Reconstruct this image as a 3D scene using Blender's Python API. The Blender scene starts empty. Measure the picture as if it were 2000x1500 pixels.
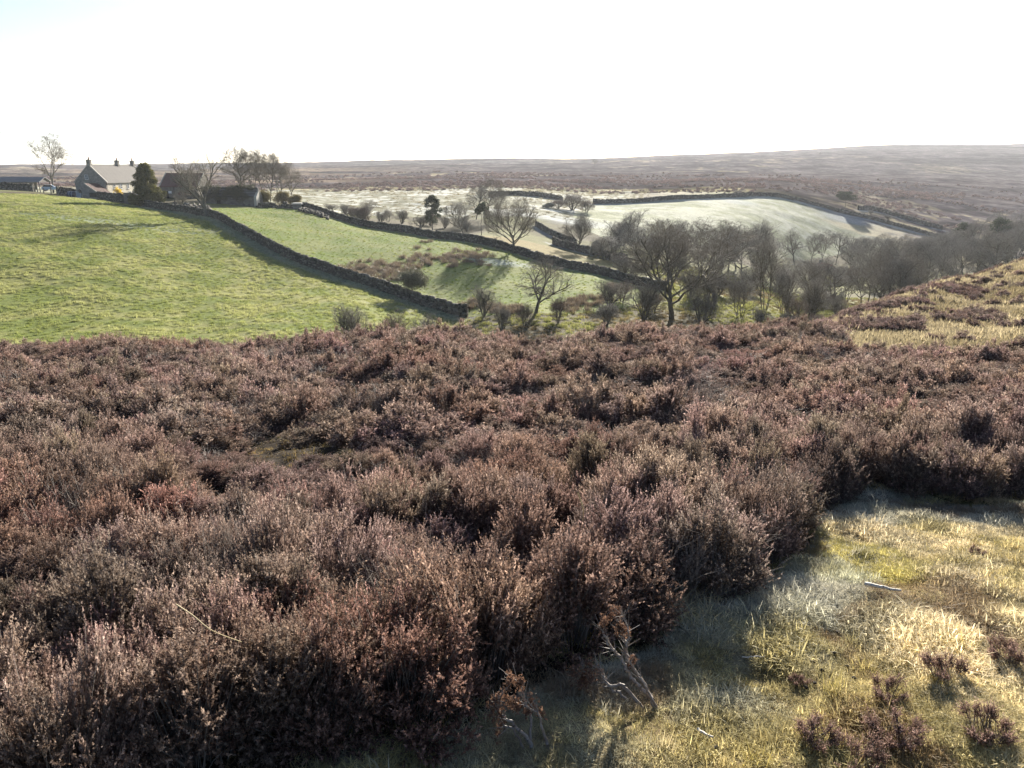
import bpy, math, random
import numpy as np
from mathutils import Vector, Matrix
rad = math.radians
SC = bpy.context.scene
COL = SC.collection

# ------------------------------------------------------------------ camera, sky, sun, exposure
FPX = 1540.0                      # focal length in photograph pixels (2000 wide)
PITCH = math.atan(415.0 / FPX)    # eye level lies at row 335
cam = bpy.data.cameras.new('camera')
cam.sensor_width = 36.0
cam.lens = 36.0 * FPX / 2000.0
cam.clip_start = 0.05
cam.clip_end = 12000.0
camo = bpy.data.objects.new('camera', cam)
COL.objects.link(camo)
camo.location = (0, 0, 0)
camo.rotation_euler = (math.pi / 2 - PITCH, 0, 0)
SC.camera = camo

SUN_AZ, SUN_EL = rad(13), rad(16.5)
world = bpy.data.worlds.new('World')
SC.world = world
world.use_nodes = True
wn = world.node_tree
for n in list(wn.nodes):
    wn.nodes.remove(n)
sky = wn.nodes.new('ShaderNodeTexSky')
sky.sky_type = 'NISHITA'
sky.sun_disc = False
sky.sun_elevation = SUN_EL
sky.sun_rotation = SUN_AZ
sky.altitude = 250
sky.air_density = 0.6
sky.dust_density = 0.8
sky.ozone_density = 1.0
bg = wn.nodes.new('ShaderNodeBackground')
bg.inputs['Strength'].default_value = 0.06
wo = wn.nodes.new('ShaderNodeOutputWorld')
wn.links.new(sky.outputs[0], bg.inputs[0])
wn.links.new(bg.outputs[0], wo.inputs[0])

sl = bpy.data.lights.new('sun', 'SUN')
sl.energy = 5.0
sl.angle = rad(0.5)
sl.color = (1.0, 0.93, 0.82)
so = bpy.data.objects.new('sun', sl)
COL.objects.link(so)
SDIR = Vector((math.sin(SUN_AZ) * math.cos(SUN_EL), math.cos(SUN_AZ) * math.cos(SUN_EL), math.sin(SUN_EL)))
so.rotation_euler = SDIR.to_track_quat('Z', 'Y').to_euler()
so.location = (30, 60, 60)

vs = SC.view_settings
vs.view_transform = 'Standard'
vs.look = 'None'
vs.exposure = 1.8
vs.gamma = 1.0
vs.use_curve_mapping = False
cy = SC.cycles
cy.max_bounces = 6
cy.diffuse_bounces = 2
cy.transmission_bounces = 4
cy.transparent_max_bounces = 6
cy.glossy_bounces = 2
cy.volume_bounces = 1
cy.use_denoising = True
cy.denoiser = 'OPENIMAGEDENOISE'
cy.denoising_input_passes = 'RGB_ALBEDO_NORMAL'
cy.denoising_prefilter = 'ACCURATE'
cy.use_adaptive_sampling = False
SC.render.filter_size = 1.3
cy.caustics_reflective = False
cy.caustics_refractive = False

# ------------------------------------------------------------------ helpers
def lattice(ix, iy, seed):
    h = (ix.astype(np.int64) * 374761393 + iy.astype(np.int64) * 668265263 + seed * 974634611) & 0xffffffff
    h = ((h ^ (h >> 13)) * 1274126177) & 0xffffffff
    h = h ^ (h >> 16)
    return (h & 0xffffff) / float(0xffffff)
def vnoise(x, y, seed=0):
    x = np.asarray(x, float); y = np.asarray(y, float)
    ix = np.floor(x); iy = np.floor(y)
    fx = x - ix; fy = y - iy
    fx = fx * fx * (3 - 2 * fx); fy = fy * fy * (3 - 2 * fy)
    a = lattice(ix, iy, seed); b = lattice(ix + 1, iy, seed)
    c = lattice(ix, iy + 1, seed); d = lattice(ix + 1, iy + 1, seed)
    return (a + (b - a) * fx) + ((c + (d - c) * fx) - (a + (b - a) * fx)) * fy
def fbm(x, y, seed=0, octv=4, gain=0.5):
    s = 0.0; a = 1.0; t = 0.0
    for k in range(octv):
        s = s + a * vnoise(np.asarray(x) * 2 ** k + 17.3 * k, np.asarray(y) * 2 ** k - 9.1 * k, seed + k)
        t += a; a *= gain
    return s / t
def sstep(a, b, x):
    t = np.clip((np.asarray(x, float) - a) / (b - a), 0, 1)
    return t * t * (3 - 2 * t)

def make_mesh(name, V, tris=None, quads=None, attrs=None, cols=None, smooth=False, mats=(), midx=None):
    V = np.asarray(V, np.float32).reshape(-1, 3)
    me = bpy.data.meshes.new(name)
    nt = 0 if tris is None else len(tris)
    nq = 0 if quads is None else len(quads)
    me.vertices.add(len(V))
    me.vertices.foreach_set('co', V.ravel())
    loops = []
    if nt: loops.append(np.asarray(tris, np.int32).ravel())
    if nq: loops.append(np.asarray(quads, np.int32).ravel())
    lp = np.concatenate(loops) if loops else np.zeros(0, np.int32)
    me.loops.add(len(lp))
    me.loops.foreach_set('vertex_index', lp)
    me.polygons.add(nt + nq)
    tot = np.concatenate([np.full(nt, 3, np.int32), np.full(nq, 4, np.int32)])
    st = np.concatenate([[0], np.cumsum(tot)[:-1]]).astype(np.int32) if nt + nq else np.zeros(0, np.int32)
    me.polygons.foreach_set('loop_start', st)
    if smooth:
        me.polygons.foreach_set('use_smooth', np.ones(nt + nq, bool))
    if midx is not None:
        me.polygons.foreach_set('material_index', np.asarray(midx, np.int32))
    for k, a in (attrs or {}).items():
        at = me.attributes.new(k, 'FLOAT', 'POINT')
        at.data.foreach_set('value', np.asarray(a, np.float32).ravel())
    for k, a in (cols or {}).items():
        a = np.asarray(a, np.float32)
        if a.shape[1] == 3:
            a = np.concatenate([a, np.ones((len(a), 1), np.float32)], 1)
        at = me.attributes.new(k, 'FLOAT_COLOR', 'POINT')
        at.data.foreach_set('color', a.ravel())
    for m in mats:
        me.materials.append(m)
    me.update(calc_edges=True)
    return me

def tag(o, label=None, cat=None, group=None, kind=None):
    if label: o['label'] = label
    if cat: o['category'] = cat
    if group: o['group'] = group
    if kind: o['kind'] = kind
    return o
def link(name, me, parent=None):
    o = bpy.data.objects.new(name, me)
    COL.objects.link(o)
    if parent is not None: o.parent = parent
    return o
def empty(name, loc, rz=0.0, scale=None):
    o = bpy.data.objects.new(name, None)
    COL.objects.link(o)
    o.empty_display_size = 0.5
    o.location = loc
    o.rotation_euler = (0, 0, rz)
    if scale is not None: o.scale = scale
    return o

# -------- node material helper
class NT:
    def __init__(s, name):
        s.m = bpy.data.materials.new(name); s.m.use_nodes = True
        s.t = s.m.node_tree
        for n in list(s.t.nodes): s.t.nodes.remove(n)
        s.out = s.n('ShaderNodeOutputMaterial')
    def n(s, typ, **kw):
        nd = s.t.nodes.new(typ)
        for k, v in kw.items(): setattr(nd, k, v)
        return nd
    def l(s, a, b): s.t.links.new(a, b)
    def noise(s, scale, detail=4, rough=0.55, vec=None, dist=0.0):
        nd = s.n('ShaderNodeTexNoise'); nd.inputs['Scale'].default_value = scale
        nd.inputs['Detail'].default_value = detail; nd.inputs['Roughness'].default_value = rough
        nd.inputs['Distortion'].default_value = dist
        if vec is not None: s.l(vec, nd.inputs['Vector'])
        return nd.outputs['Fac']
    def pos(s): return s.n('ShaderNodeNewGeometry').outputs['Position']
    def obj(s): return s.n('ShaderNodeTexCoord').outputs['Object']
    def ramp(s, fac, stops):
        r = s.n('ShaderNodeValToRGB'); e = r.color_ramp.elements
        while len(e) < len(stops): e.new(0.5)
        for i, (p, c) in enumerate(stops):
            e[i].position = p
            e[i].color = (*c, 1) if not isinstance(c, (int, float)) else (c, c, c, 1)
        s.l(fac, r.inputs[0]); return r.outputs[0]
    def mix(s, fac, a, b, mode='MIX'):
        x = s.n('ShaderNodeMix', data_type='RGBA', blend_type=mode)
        for v, i in ((fac, 0), (a, 6), (b, 7)):
            if hasattr(v, 'node'): s.l(v, x.inputs[i])
            elif isinstance(v, (int, float)): x.inputs[i].default_value = v if i == 0 else (v, v, v, 1)
            else: x.inputs[i].default_value = (*v, 1)
        return x.outputs[2]
    def math(s, op, a, b=0.0):
        x = s.n('ShaderNodeMath', operation=op)
        for v, i in ((a, 0), (b, 1)):
            if hasattr(v, 'node'): s.l(v, x.inputs[i])
            else: x.inputs[i].default_value = v
        return x.outputs[0]
    def attr(s, name, typ='GEOMETRY', out='Color'):
        a = s.n('ShaderNodeAttribute', attribute_name=name, attribute_type=typ)
        return a.outputs[out]
    def bump(s, h, strength=0.5, dist=0.05):
        b = s.n('ShaderNodeBump'); b.inputs['Strength'].default_value = strength
        b.inputs['Distance'].default_value = dist; s.l(h, b.inputs['Height'])
        return b.outputs[0]
    def surf(s, col, rough=0.9, normal=None, spec=0.2, metal=0.0):
        p = s.n('ShaderNodeBsdfPrincipled')
        if hasattr(col, 'node'): s.l(col, p.inputs['Base Color'])
        else: p.inputs['Base Color'].default_value = (*col, 1)
        if hasattr(rough, 'node'): s.l(rough, p.inputs['Roughness'])
        else: p.inputs['Roughness'].default_value = rough
        p.inputs['Specular IOR Level'].default_value = spec
        p.inputs['Metallic'].default_value = metal
        if normal is not None: s.l(normal, p.inputs['Normal'])
        s.l(p.outputs[0], s.out.inputs[0]); return s.m
    def leafy(s, col, trans=0.4, normal=None, gloss=0.06, rough=0.5, tcol=None):
        d = s.n('ShaderNodeBsdfDiffuse'); t = s.n('ShaderNodeBsdfTranslucent'); g = s.n('ShaderNodeBsdfGlossy')
        g.inputs['Roughness'].default_value = rough
        g.inputs['Color'].default_value = (0.9, 0.9, 0.9, 1)
        m = s.n('ShaderNodeMixShader'); m.inputs[0].default_value = trans
        m2 = s.n('ShaderNodeMixShader'); m2.inputs[0].default_value = gloss
        s.l(col, d.inputs[0]); s.l(tcol if tcol is not None else col, t.inputs[0])
        s.l(d.outputs[0], m.inputs[1]); s.l(t.outputs[0], m.inputs[2])
        s.l(m.outputs[0], m2.inputs[1]); s.l(g.outputs[0], m2.inputs[2])
        s.l(m2.outputs[0], s.out.inputs[0]); return s.m

# ------------------------------------------------------------------ the lie of the land
def ray(px, py):
    xc = (px - 1000.0) / FPX; yc = (750.0 - py) / FPX
    return np.array([xc, math.cos(PITCH) + yc * math.sin(PITCH), -math.sin(PITCH) + yc * math.cos(PITCH)])
def P(px, py, Y):
    d = ray(px, py)
    return d * (Y / d[1])

LAND = []      # (x, y, z) survey points
def lp(px, py, Y, dz=0.0):
    p = P(px, py, Y); LAND.append((p[0], p[1], p[2] + dz))
def lz(px, Y, z):
    p = P(px, 600, Y); LAND.append((p[0], Y, z))
# near slope under the heather
for Y, z in ((1.2, -1.80), (2.5, -1.96), (4, -2.2), (6, -2.5), (9, -2.95), (13, -3.55), (18, -4.35)):
    for px in (-600, 0, 500, 1000, 1500, 2000, 2600):
        lz(px, Y, z)
for px, py in ((-500, 670), (0, 668), (300, 664), (600, 652), (900, 638), (1250, 634), (1500, 628), (1640, 628)):
    lp(px, py, 25, -0.42)
for px, z in ((-500, -10.2), (0, -10.0), (400, -9.8), (800, -9.4), (1100, -9.3), (1350, -9.4)):
    lz(px, 38, z)
for px, z in ((-500, -12.2), (0, -12.0), (400, -11.9), (700, -12.4), (1000, -12.6), (1300, -12.8), (1550, -12.6)):
    lz(px, 50, z)
# spur on the right
for q in ((1660, 615, 38), (1700, 650, 27), (1850, 632, 32), (2000, 610, 35), (2000, 650, 27), (1900, 580, 46), (1760, 578, 46), (1850, 550, 53),
          (2000, 512, 62), (2200, 470, 66), (2200, 640, 30), (2500, 600, 34)):
    lp(*q)
for px, Y, z in ((1700, 62, -12.5), (1850, 80, -13.5), (2000, 90, -12.5), (2250, 100, -12), (1850, 110, -19.5), (2000, 130, -20), (1700, 95, -17.5)):
    lz(px, Y, z)
# left pasture
for q in ((-400, 650, 60), (0, 648, 60), (300, 644, 62), (500, 638, 65), (700, 622, 72), (-400, 560, 74), (0, 562, 78), (300, 560, 84), (500, 560, 91),
          (650, 570, 90), (-400, 480, 90), (0, 480, 98), (250, 470, 110), (450, 480, 116), (-400, 420, 112), (0, 420, 124), (200, 425, 131), (380, 428, 141),
          (-300, 382, 146), (0, 380, 156), (100, 384, 160), (200, 393, 162), (280, 404, 163), (200, 392, 184), (330, 387, 195), (400, 390, 190), (-300, 372, 200), (100, 376, 205)):
    lp(*q)
# wall 1, middle pasture, wall 2
for q in ((405, 420, 143), (560, 502, 111), (700, 552, 98), (800, 588, 90), (910, 620, 84),
          (500, 412, 162), (580, 407, 172), (600, 408, 170), (800, 455, 150), (1000, 493, 130), (1220, 550, 113),
          (600, 440, 148), (700, 480, 128), (850, 540, 105), (1000, 562, 99), (1100, 572, 97), (900, 500, 120), (1150, 540, 111),
          (950, 622, 80), (1050, 614, 80), (1160, 606, 86), (1315, 618, 85), (1395, 592, 96), (1480, 602, 98)):
    lp(*q)
# valley behind wall 2
for q in ((800, 443, 168), (900, 462, 152), (960, 468, 146), (830, 446, 176), (700, 426, 190), (900, 456, 172), (620, 404, 215), (1100, 485, 160), (1200, 508, 145), (1100, 455, 185)):
    lp(*q)
# beyond
for q in ((650, 395, 240), (650, 372, 320), (720, 395, 250), (720, 365, 340), (850, 400, 235), (850, 375, 300), (1000, 405, 225), (1000, 381, 270), (1050, 425, 205)):
    lp(*q)
for q in ((1160, 398, 265), (1300, 391, 275), (1500, 384, 300), (1600, 404, 300), (1700, 428, 292), (1845, 466, 280),
          (1150, 440, 205), (1300, 470, 190), (1450, 482, 200), (1550, 482, 228), (1650, 474, 250)):
    lp(*q)
for q in ((1450, 565, 130), (1550, 590, 122), (1620, 553, 195), (1560, 528, 212), (1700, 568, 165), (1850, 528, 195), (2000, 505, 220), (1950, 470, 290), (2300, 470, 240), (2300, 420, 400)):
    lp(*q)
# the moor
for q in ((1000, 345, 500), (1300, 358, 430), (1500, 352, 470), (1700, 385, 390), (1900, 420, 365), (2000, 435, 350), (2000, 380, 500), (2000, 330, 900), (1700, 330, 800),
          (1400, 328, 800), (1000, 328, 900), (700, 347, 520), (700, 332, 900), (300, 348, 600), (50, 348, 600), (300, 335, 1000), (-400, 345, 700), (-400, 360, 300), (100, 362, 330), (350, 366, 320), (500, 372, 300), (2500, 330, 900)):
    lp(*q)
for q in ((-500, 322, 1400), (0, 322, 1400), (280, 321, 1450), (500, 319, 1500), (750, 314, 1600), (1000, 308, 1700), (1100, 311, 1750), (1250, 306, 1800), (1450, 298, 1900), (1550, 294, 1950), (1700, 284, 2000), (1850, 283, 2000), (2000, 281, 2050), (2600, 285, 2100)):
    lp(*q)
    p = P(*q); LAND.append((p[0] * 1.9, p[1] * 1.9, p[2] * 1.05 - 14))

LAND = np.array(LAND)
KT = 4.0
def uv(x, y):
    r = np.hypot(x, y); th = np.arctan2(x, y)
    lim = rad(44.0)
    th = np.where(np.abs(th) > lim, np.sign(th) * lim, th)
    return th * KT, np.log(r + 2.0), r
def tps(d2):
    return np.where(d2 > 1e-12, 0.5 * d2 * np.log(np.maximum(d2, 1e-12)), 0.0)
_a, _b, _r = uv(LAND[:, 0], LAND[:, 1])
_val = (LAND[:, 2] + 1.65) / (_r + 8.0)
_n = len(LAND)
_K = tps((_a[:, None] - _a[None]) ** 2 + (_b[:, None] - _b[None]) ** 2) + np.eye(_n) * 2e-3
_Pm = np.stack([np.ones(_n), _a, _b], 1)
_M = np.block([[_K, _Pm], [_Pm.T, np.zeros((3, 3))]])
_sol = np.linalg.solve(_M, np.concatenate([_val, np.zeros(3)]))
def H0(x, y):
    x = np.asarray(x, float); y = np.asarray(y, float)
    shp = np.broadcast(x, y).shape
    x = np.broadcast_to(x, shp).ravel(); y = np.broadcast_to(y, shp).ravel()
    a, b, r = uv(x, y)
    z = np.empty(len(a))
    for i in range(0, len(a), 40000):
        s = slice(i, i + 40000)
        k = tps((a[s, None] - _a[None]) ** 2 + (b[s, None] - _b[None]) ** 2)
        z[s] = k @ _sol[:_n] + _sol[_n] + a[s] * _sol[_n + 1] + b[s] * _sol[_n + 2]
    z = z * (r + 8.0) - 1.65
    th = np.abs(np.arctan2(x, y))
    back = sstep(rad(48), rad(110), th)
    zb = -1.72 + 0.05 * np.minimum(r, 400) * back
    z = z * (1 - back) + zb * back
    nr = sstep(0.6, 2.2, r)
    z = z * nr + (-1.76) * (1 - nr)
    return z.reshape(shp)
def relief(x, y):
    """small unevenness that grows with the size of the country it lies in"""
    x = np.asarray(x, float); y = np.asarray(y, float)
    r = np.hypot(x, y)
    z = 0.10 * (fbm(x / 0.9, y / 0.9, 5, 3) - 0.5) * (1 - sstep(20, 40, r)) + 0.085 * (fbm(x / 0.26, y / 0.26, 7, 2) - 0.5) * (1 - sstep(9, 14, r))
    z = z + 0.45 * (fbm(x / 9, y / 9, 11, 4) - 0.5) * sstep(26, 60, r)
    z = z + 5.0 * (fbm(x / 60, y / 60, 23, 5, 0.55) - 0.5) * sstep(300, 520, r)
    z = z + 10.0 * (fbm(x / 260, y / 190, 31, 4) - 0.5) * sstep(450, 900, r) * (1 - 0.6 * sstep(1300, 1700, r))
    return z
def H(x, y):
    return H0(x, y) + relief(x, y)
def hz(x, y): return float(H(np.array([x]), np.array([y]))[0])
_t = np.exp(np.linspace(math.log(0.8), math.log(3000), 1500))
def hit(px, py, ymin=0.8):
    """where the line of sight through a point of the photograph meets the land"""
    d = ray(px, py); d = d / d[1]
    z = H(d[0] * _t, _t)
    below = (d[2] * _t < z) & (_t >= ymin)
    i = int(np.argmax(below)) if below.any() else len(_t) - 1
    Y = float(_t[i]); return d[0] * Y, Y, float(H(np.array([d[0] * Y]), np.array([Y]))[0])
def at(px, Y, py=500):
    x = P(px, py, Y)[0]
    for _ in range(2):
        z = hz(x, Y)
        x = (px - 1000.0) / FPX * (Y * math.cos(PITCH) - z * math.sin(PITCH))
    return x, Y, hz(x, Y)

def inpoly(x, y, poly):
    x = np.asarray(x); y = np.asarray(y)
    ins = np.zeros(x.shape, bool); n = len(poly)
    for i in range(n):
        x0, y0 = poly[i]; x1, y1 = poly[(i + 1) % n]
        if y0 == y1: continue
        c = ((y0 > y) != (y1 > y)) & (x < (x1 - x0) * (y - y0) / (y1 - y0) + x0)
        ins ^= c
    return ins
def distline(x, y, line):
    """distance to a polyline and the side (positive: on its left)"""
    x = np.asarray(x, float); y = np.asarray(y, float)
    best = np.full(x.shape, 1e9); side = np.zeros(x.shape)
    for (x0, y0), (x1, y1) in zip(line[:-1], line[1:]):
        dx, dy = x1 - x0, y1 - y0; L2 = dx * dx + dy * dy
        t = np.clip(((x - x0) * dx + (y - y0) * dy) / L2, 0, 1)
        d = np.hypot(x - x0 - t * dx, y - y0 - t * dy)
        cr = dx * (y - y0) - dy * (x - x0)
        m = d < best
        best = np.where(m, d, best); side = np.where(m, np.sign(cr), side)
    return best, side
def smooth_line(pts, n=6):
    """Catmull-Rom through the points"""
    p = [np.array(q, float) for q in pts]
    p = [2 * p[0] - p[1]] + p + [2 * p[-1] - p[-2]]
    out = []
    for i in range(1, len(p) - 2):
        for k in range(n):
            t = k / n
            out.append(0.5 * ((2 * p[i]) + (-p[i - 1] + p[i + 1]) * t + (2 * p[i - 1] - 5 * p[i] + 4 * p[i + 1] - p[i + 2]) * t * t + (-p[i - 1] + 3 * p[i] - 3 * p[i + 1] + p[i + 2]) * t ** 3))
    out.append(p[-2])
    return [tuple(q) for q in out]
def XY(*q): return [tuple(P(*a)[:2]) for a in q]

LINE = {
 'near':  smooth_line(XY((283, 404, 164), (330, 408, 156), (405, 420, 143), (480, 458, 126), (560, 502, 111), (630, 530, 104), (700, 552, 98), (800, 588, 90), (912, 620, 84))),
 'mid':   smooth_line(XY((592, 407, 172), (680, 426, 163), (800, 455, 150), (900, 476, 140), (1000, 493, 130), (1110, 517, 120), (1220, 550, 113), (1300, 580, 108))),
 'copse': smooth_line(XY((1080, 484, 163), (1150, 498, 153), (1225, 515, 141))),
 'lane':  smooth_line(XY((1046, 455, 188), (1085, 467, 176), (1125, 474, 170))),
 'far':   smooth_line(XY((1158, 398, 265), (1300, 391, 275), (1430, 387, 290), (1505, 383, 302), (1560, 394, 303), (1620, 409, 299), (1700, 428, 292), (1780, 449, 285), (1850, 467, 279))),
 'upper': smooth_line(XY((1676, 408, 312), (1705, 412, 318), (1760, 430, 314), (1840, 456, 304))),
 'ridge': smooth_line(XY((955, 385, 262), (1020, 382, 270), (1100, 384, 268))),
}
def extend(l, a, b):
    return l + [b]
# fields as plots of land between the walls
PLOT = {
 'left': [(-420, 100), (-330, 180)] + XY((-200, 382, 152), (0, 379, 160), (100, 383, 166), (190, 393, 168), (283, 404, 165)) + LINE['near'] + XY((900, 640, 66), (700, 640, 60), (400, 650, 50), (0, 655, 48)) + [(-150, 48)],
 'middle': LINE['near'] + XY((980, 625, 80), (1100, 620, 82), (1230, 590, 90), (1300, 580, 108)) + LINE['mid'][::-1] + XY((560, 404, 176), (500, 407, 170), (420, 408, 160), (330, 404, 162)),
 'strip': LINE['mid'][:38] + XY((1300, 548, 122), (1215, 517, 140), (1080, 487, 158), (960, 462, 155), (900, 455, 166), (780, 440, 172), (640, 414, 182)),
 'far': LINE['far'] + XY((1850, 480, 262), (1650, 490, 236), (1550, 495, 218), (1450, 490, 195), (1300, 480, 182), (1180, 470, 185), (1130, 445, 202), (1120, 420, 225)),
}

# ------------------------------------------------------------------ the ground
def edge_pts(*q): return [hit(px, py)[:2] for px, py in q]
# strip of turf beside the heather, with the camera standing on it
PATH_EDGE = smooth_line([(-2.6, 1.1), (-1.6, 1.45)] + edge_pts((600, 1498), (850, 1438), (1080, 1335), (1310, 1243), (1470, 1160), (1590, 1060), (1630, 985), (1715, 955), (1800, 968), (2000, 990)) + [(6.4, 6.6), (11, 8.2), (20, 11)], 5)
PATH_POLY = PATH_EDGE + [(20, -20), (-2.6, -20)]

def zones(x, y):
    """weights of land cover at points"""
    r = np.hypot(x, y); th = np.arctan2(x, y)
    wob = 1.2 * (fbm(x / 3, y / 3, 41, 3) - 0.5)
    z = {}
    nx = x + np.where(r > 45, wob, 0); ny = y + np.where(r > 45, wob[::-1], 0)
    for k in PLOT: z[k] = inpoly(nx, ny, PLOT[k])
    z['path'] = inpoly(x + 0.25 * (fbm(x / .4, y / .4, 3, 3) - .5), y + 0.25 * (fbm(x / .4, y / .4, 8, 3) - .5), PATH_POLY) & (r < 30)
    spur = (r > 25.5) & (r < 105) & (x > .415 * y + .9 * (fbm(x / 2, y / 2, 44, 3) - .5) * 3)
    z['spur'] = spur
    return z

def land_cover(x, y):
    r = np.hypot(x, y)
    z = zones(x, y)
    n1 = fbm(x / 14, y / 14, 71, 4); n2 = fbm(x / 3.1, y / 3.1, 73, 4); n3 = fbm(x / 0.8, y / 0.8, 77, 3)
    C = np.empty((len(x), 3))
    def put(m, col): C[m] = np.broadcast_to(np.array(col), (len(x), 3))[m] if np.ndim(col) == 1 else col[m]
    def mixc(a, b, t): return np.array(a)[None] * (1 - t[:, None]) + np.array(b)[None] * t[:, None]
    # default: rough damp valley ground
    base = mixc((.11, .095, .055), (.17, .17, .065), sstep(.35, .65, n1))
    base = base * (0.75 + 0.5 * n2[:, None])
    C[:] = base
    # heather ground near: peat, moss and litter
    near = r < 45
    put(near, mixc((.035, .026, .018), (.07, .062, .022), sstep(.5, .75, n2)))
    put(z['path'], mixc((.14, .10, .055), (.33, .27, .125), sstep(.3, .7, n3)))
    # left pasture
    lf = mixc((.155, .185, .048), (.26, .255, .095), sstep(.3, .7, n2))
    lf = lf * (0.85 + 0.3 * n1[:, None])
    put(z['left'], lf)
    mf = mixc((.14, .185, .04), (.19, .21, .065), sstep(.3, .7, n2))
    frosty = sstep(118, 100, y + 22 * (n1 - .5)) * 0.55 + .45 * sstep(.5, .7, n1)
    mf = mf * (1 - .22 * frosty[:, None]) + np.array((.34, .35, .22)) * .22 * frosty[:, None]
    put(z['middle'], mf)
    st = mixc((.15, .15, .055), (.23, .19, .08), sstep(.35, .65, n1))
    put(z['strip'], st)
    # far field, whitened by frost
    ff = mixc((.24, .26, .14), (.46, .46, .34), sstep(.32, .62, n1 * .5 + n2 * .5)) * (.8 + .4 * n3[:, None])
    put(z['far'], ff)
    # rough frosted grazing across the valley
    fr = (r > 205) & (r < 345) & ~z['far'] & (y > 195) & (x < .155 * y)
    m1 = fbm(x / 22, y / 22, 91, 4)
    rg = mixc((.18, .175, .10), (.44, .44, .38), sstep(.44, .66, m1 * .45 + n2 * .55))
    rg = rg * (0.65 + .9 * n2[:, None])
    put(fr, rg)
    # moor: heather brown, greyed and lightened as painted haze, with pale bent grass and frost in the hollows
    q1 = fbm(x / 75, y / 75, 101, 5); q2 = fbm(x / 18, y / 18, 103, 4); q3 = fbm(x / 260, y / 170, 107, 3)
    q4 = fbm(x / 5.5, y / 5.5, 105, 3)
    mo = mixc((.078, .066, .068), (.165, .142, .135), sstep(.3, .7, q2 * .55 + q4 * .45))
    mo = mo * (1 - .45 * sstep(.5, .75, q3))[:, None]
    pale = sstep(.555, .63, q1 * .45 + q2 * .30 + q4 * .25) * sstep(.40, .66, fbm(x / 210 + 5, y / 120, 109, 3)) * sstep(1500, 700, r)
    mo = mo * (1 - pale[:, None]) + np.array((.34, .29, .19)) * pale[:, None] * (0.5 + .9 * q4[:, None])
    u = x / np.maximum(y, 1)
    mo_w = sstep(300, 355, r + 50 * (fbm(x / 30, y / 30, 111, 3) - .5) + 60 * (u > .35) * (u - .35) / .2)
    edge = mo_w * (1 - mo_w) * 4
    C = C * (1 - mo_w[:, None]) + mo * mo_w[:, None]
    strawy = (edge * sstep(.42, .6, fbm(x / 11, y / 11, 113, 3)))[:, None]
    C = C * (1 - .8 * strawy) + np.array((.42, .36, .21)) * .8 * strawy
    # pale bent-grass moor on the far left
    lm = sstep(-.05, -.3, u) * sstep(330, 420, r) * sstep(.38, .56, fbm(x / 160, y / 55, 117, 4)) * sstep(1150, 800, r)
    C = C * (1 - .75 * lm[:, None]) + np.array((.33, .25, .17)) * .75 * lm[:, None]
    # spur: straw coloured grass
    sp = mixc((.20, .16, .075), (.33, .27, .14), sstep(.3, .7, n2))
    put(z['spur'] & (r > 27), sp)
    # frost that has stayed on the grass beside walls and under trees
    fm = np.zeros(len(x))
    for k, w, sg in (('near', 2.6, -1), ('mid', 2.2, -1), ('far', 5.0, -1), ('upper', 3.5, -1), ('copse', 2.0, -1), ('lane', 2.5, -1), ('ridge', 3, -1)):
        d, s = distline(x, y, LINE[k])
        fm = np.maximum(fm, (.25 if k in ('near', 'mid') else .5) * (s == sg) * sstep(w * 1.15, w * .6, d + 1.0 * (n2 - .5)))
    for px, py, a, b in ((250, 440, 16, 3.2), (770, 602, 3.2, 2.2), (975, 512, 6, 3.5), (200, 396, 9, 2.4), (1445, 396, 7, 6), (1652, 428, 9, 8), (1110, 432, 16, 8)):
        hx, hy, _ = hit(px, py, 45)
        fm = np.maximum(fm, (.22 if px < 800 else .45) * sstep(1.3, .5, np.hypot((x - hx) / a, (y - hy) / b) + .7 * (n2 - .5)))
    fm = fm * (r > 45)
    # frosted turf along the heather's foot
    d, s = distline(x, y, PATH_EDGE)
    fm = np.maximum(fm, .4 * (r < 12) * z['path'] * sstep(.65, .25, d) * sstep(.3, .6, n3 * .5 + n2 * .5))
    C = C * (1 - fm[:, None]) + np.array((.46, .49, .49)) * fm[:, None]
    return C, z, fm

g = NT('ground')
pos = g.pos()
c = g.attr('gcol')
fine = g.noise(9.0, 5, .65, pos)
mid = g.noise(1.3, 4, .6, pos)
c2 = g.mix(1.0, c, g.ramp(fine, [(0.25, .55), (.75, 1.35)]), 'MULTIPLY')
c3 = g.mix(1.0, c2, g.ramp(mid, [(0.3, .78), (.7, 1.18)]), 'MULTIPLY')
tiny = g.noise(75.0, 5, .7, pos)
c3 = g.mix(1.0, c3, g.ramp(tiny, [(.3, .45), (.7, 1.55)]), 'MULTIPLY')
nb = g.bump(g.math('ADD', g.math('ADD', g.math('MULTIPLY', fine, .35), mid), g.math('MULTIPLY', tiny, .09)), .9, .12)
M_GROUND = g.surf(c3, 1.0, nb, spec=.05)

g = NT('moor')
pos = g.pos(); c = g.attr('gcol')
f1 = g.noise(.035, 6, .6, pos); f2 = g.noise(.22, 5, .65, pos); f3 = g.noise(1.1, 4, .65, pos)
c2 = g.mix(1.0, c, g.ramp(f1, [(.32, .55), (.68, 1.45)]), 'MULTIPLY')
c3 = g.mix(1.0, c2, g.ramp(f2, [(.33, .55), (.67, 1.4)]), 'MULTIPLY')
hgt_ = g.math('ADD', g.math('ADD', g.math('MULTIPLY', f2, 2.2), g.math('MULTIPLY', f3, .6)), g.math('MULTIPLY', f1, 6.0))
M_MOOR = g.surf(c3, 1.0, g.bump(hgt_, .38, 1.0), spec=.0)

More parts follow.
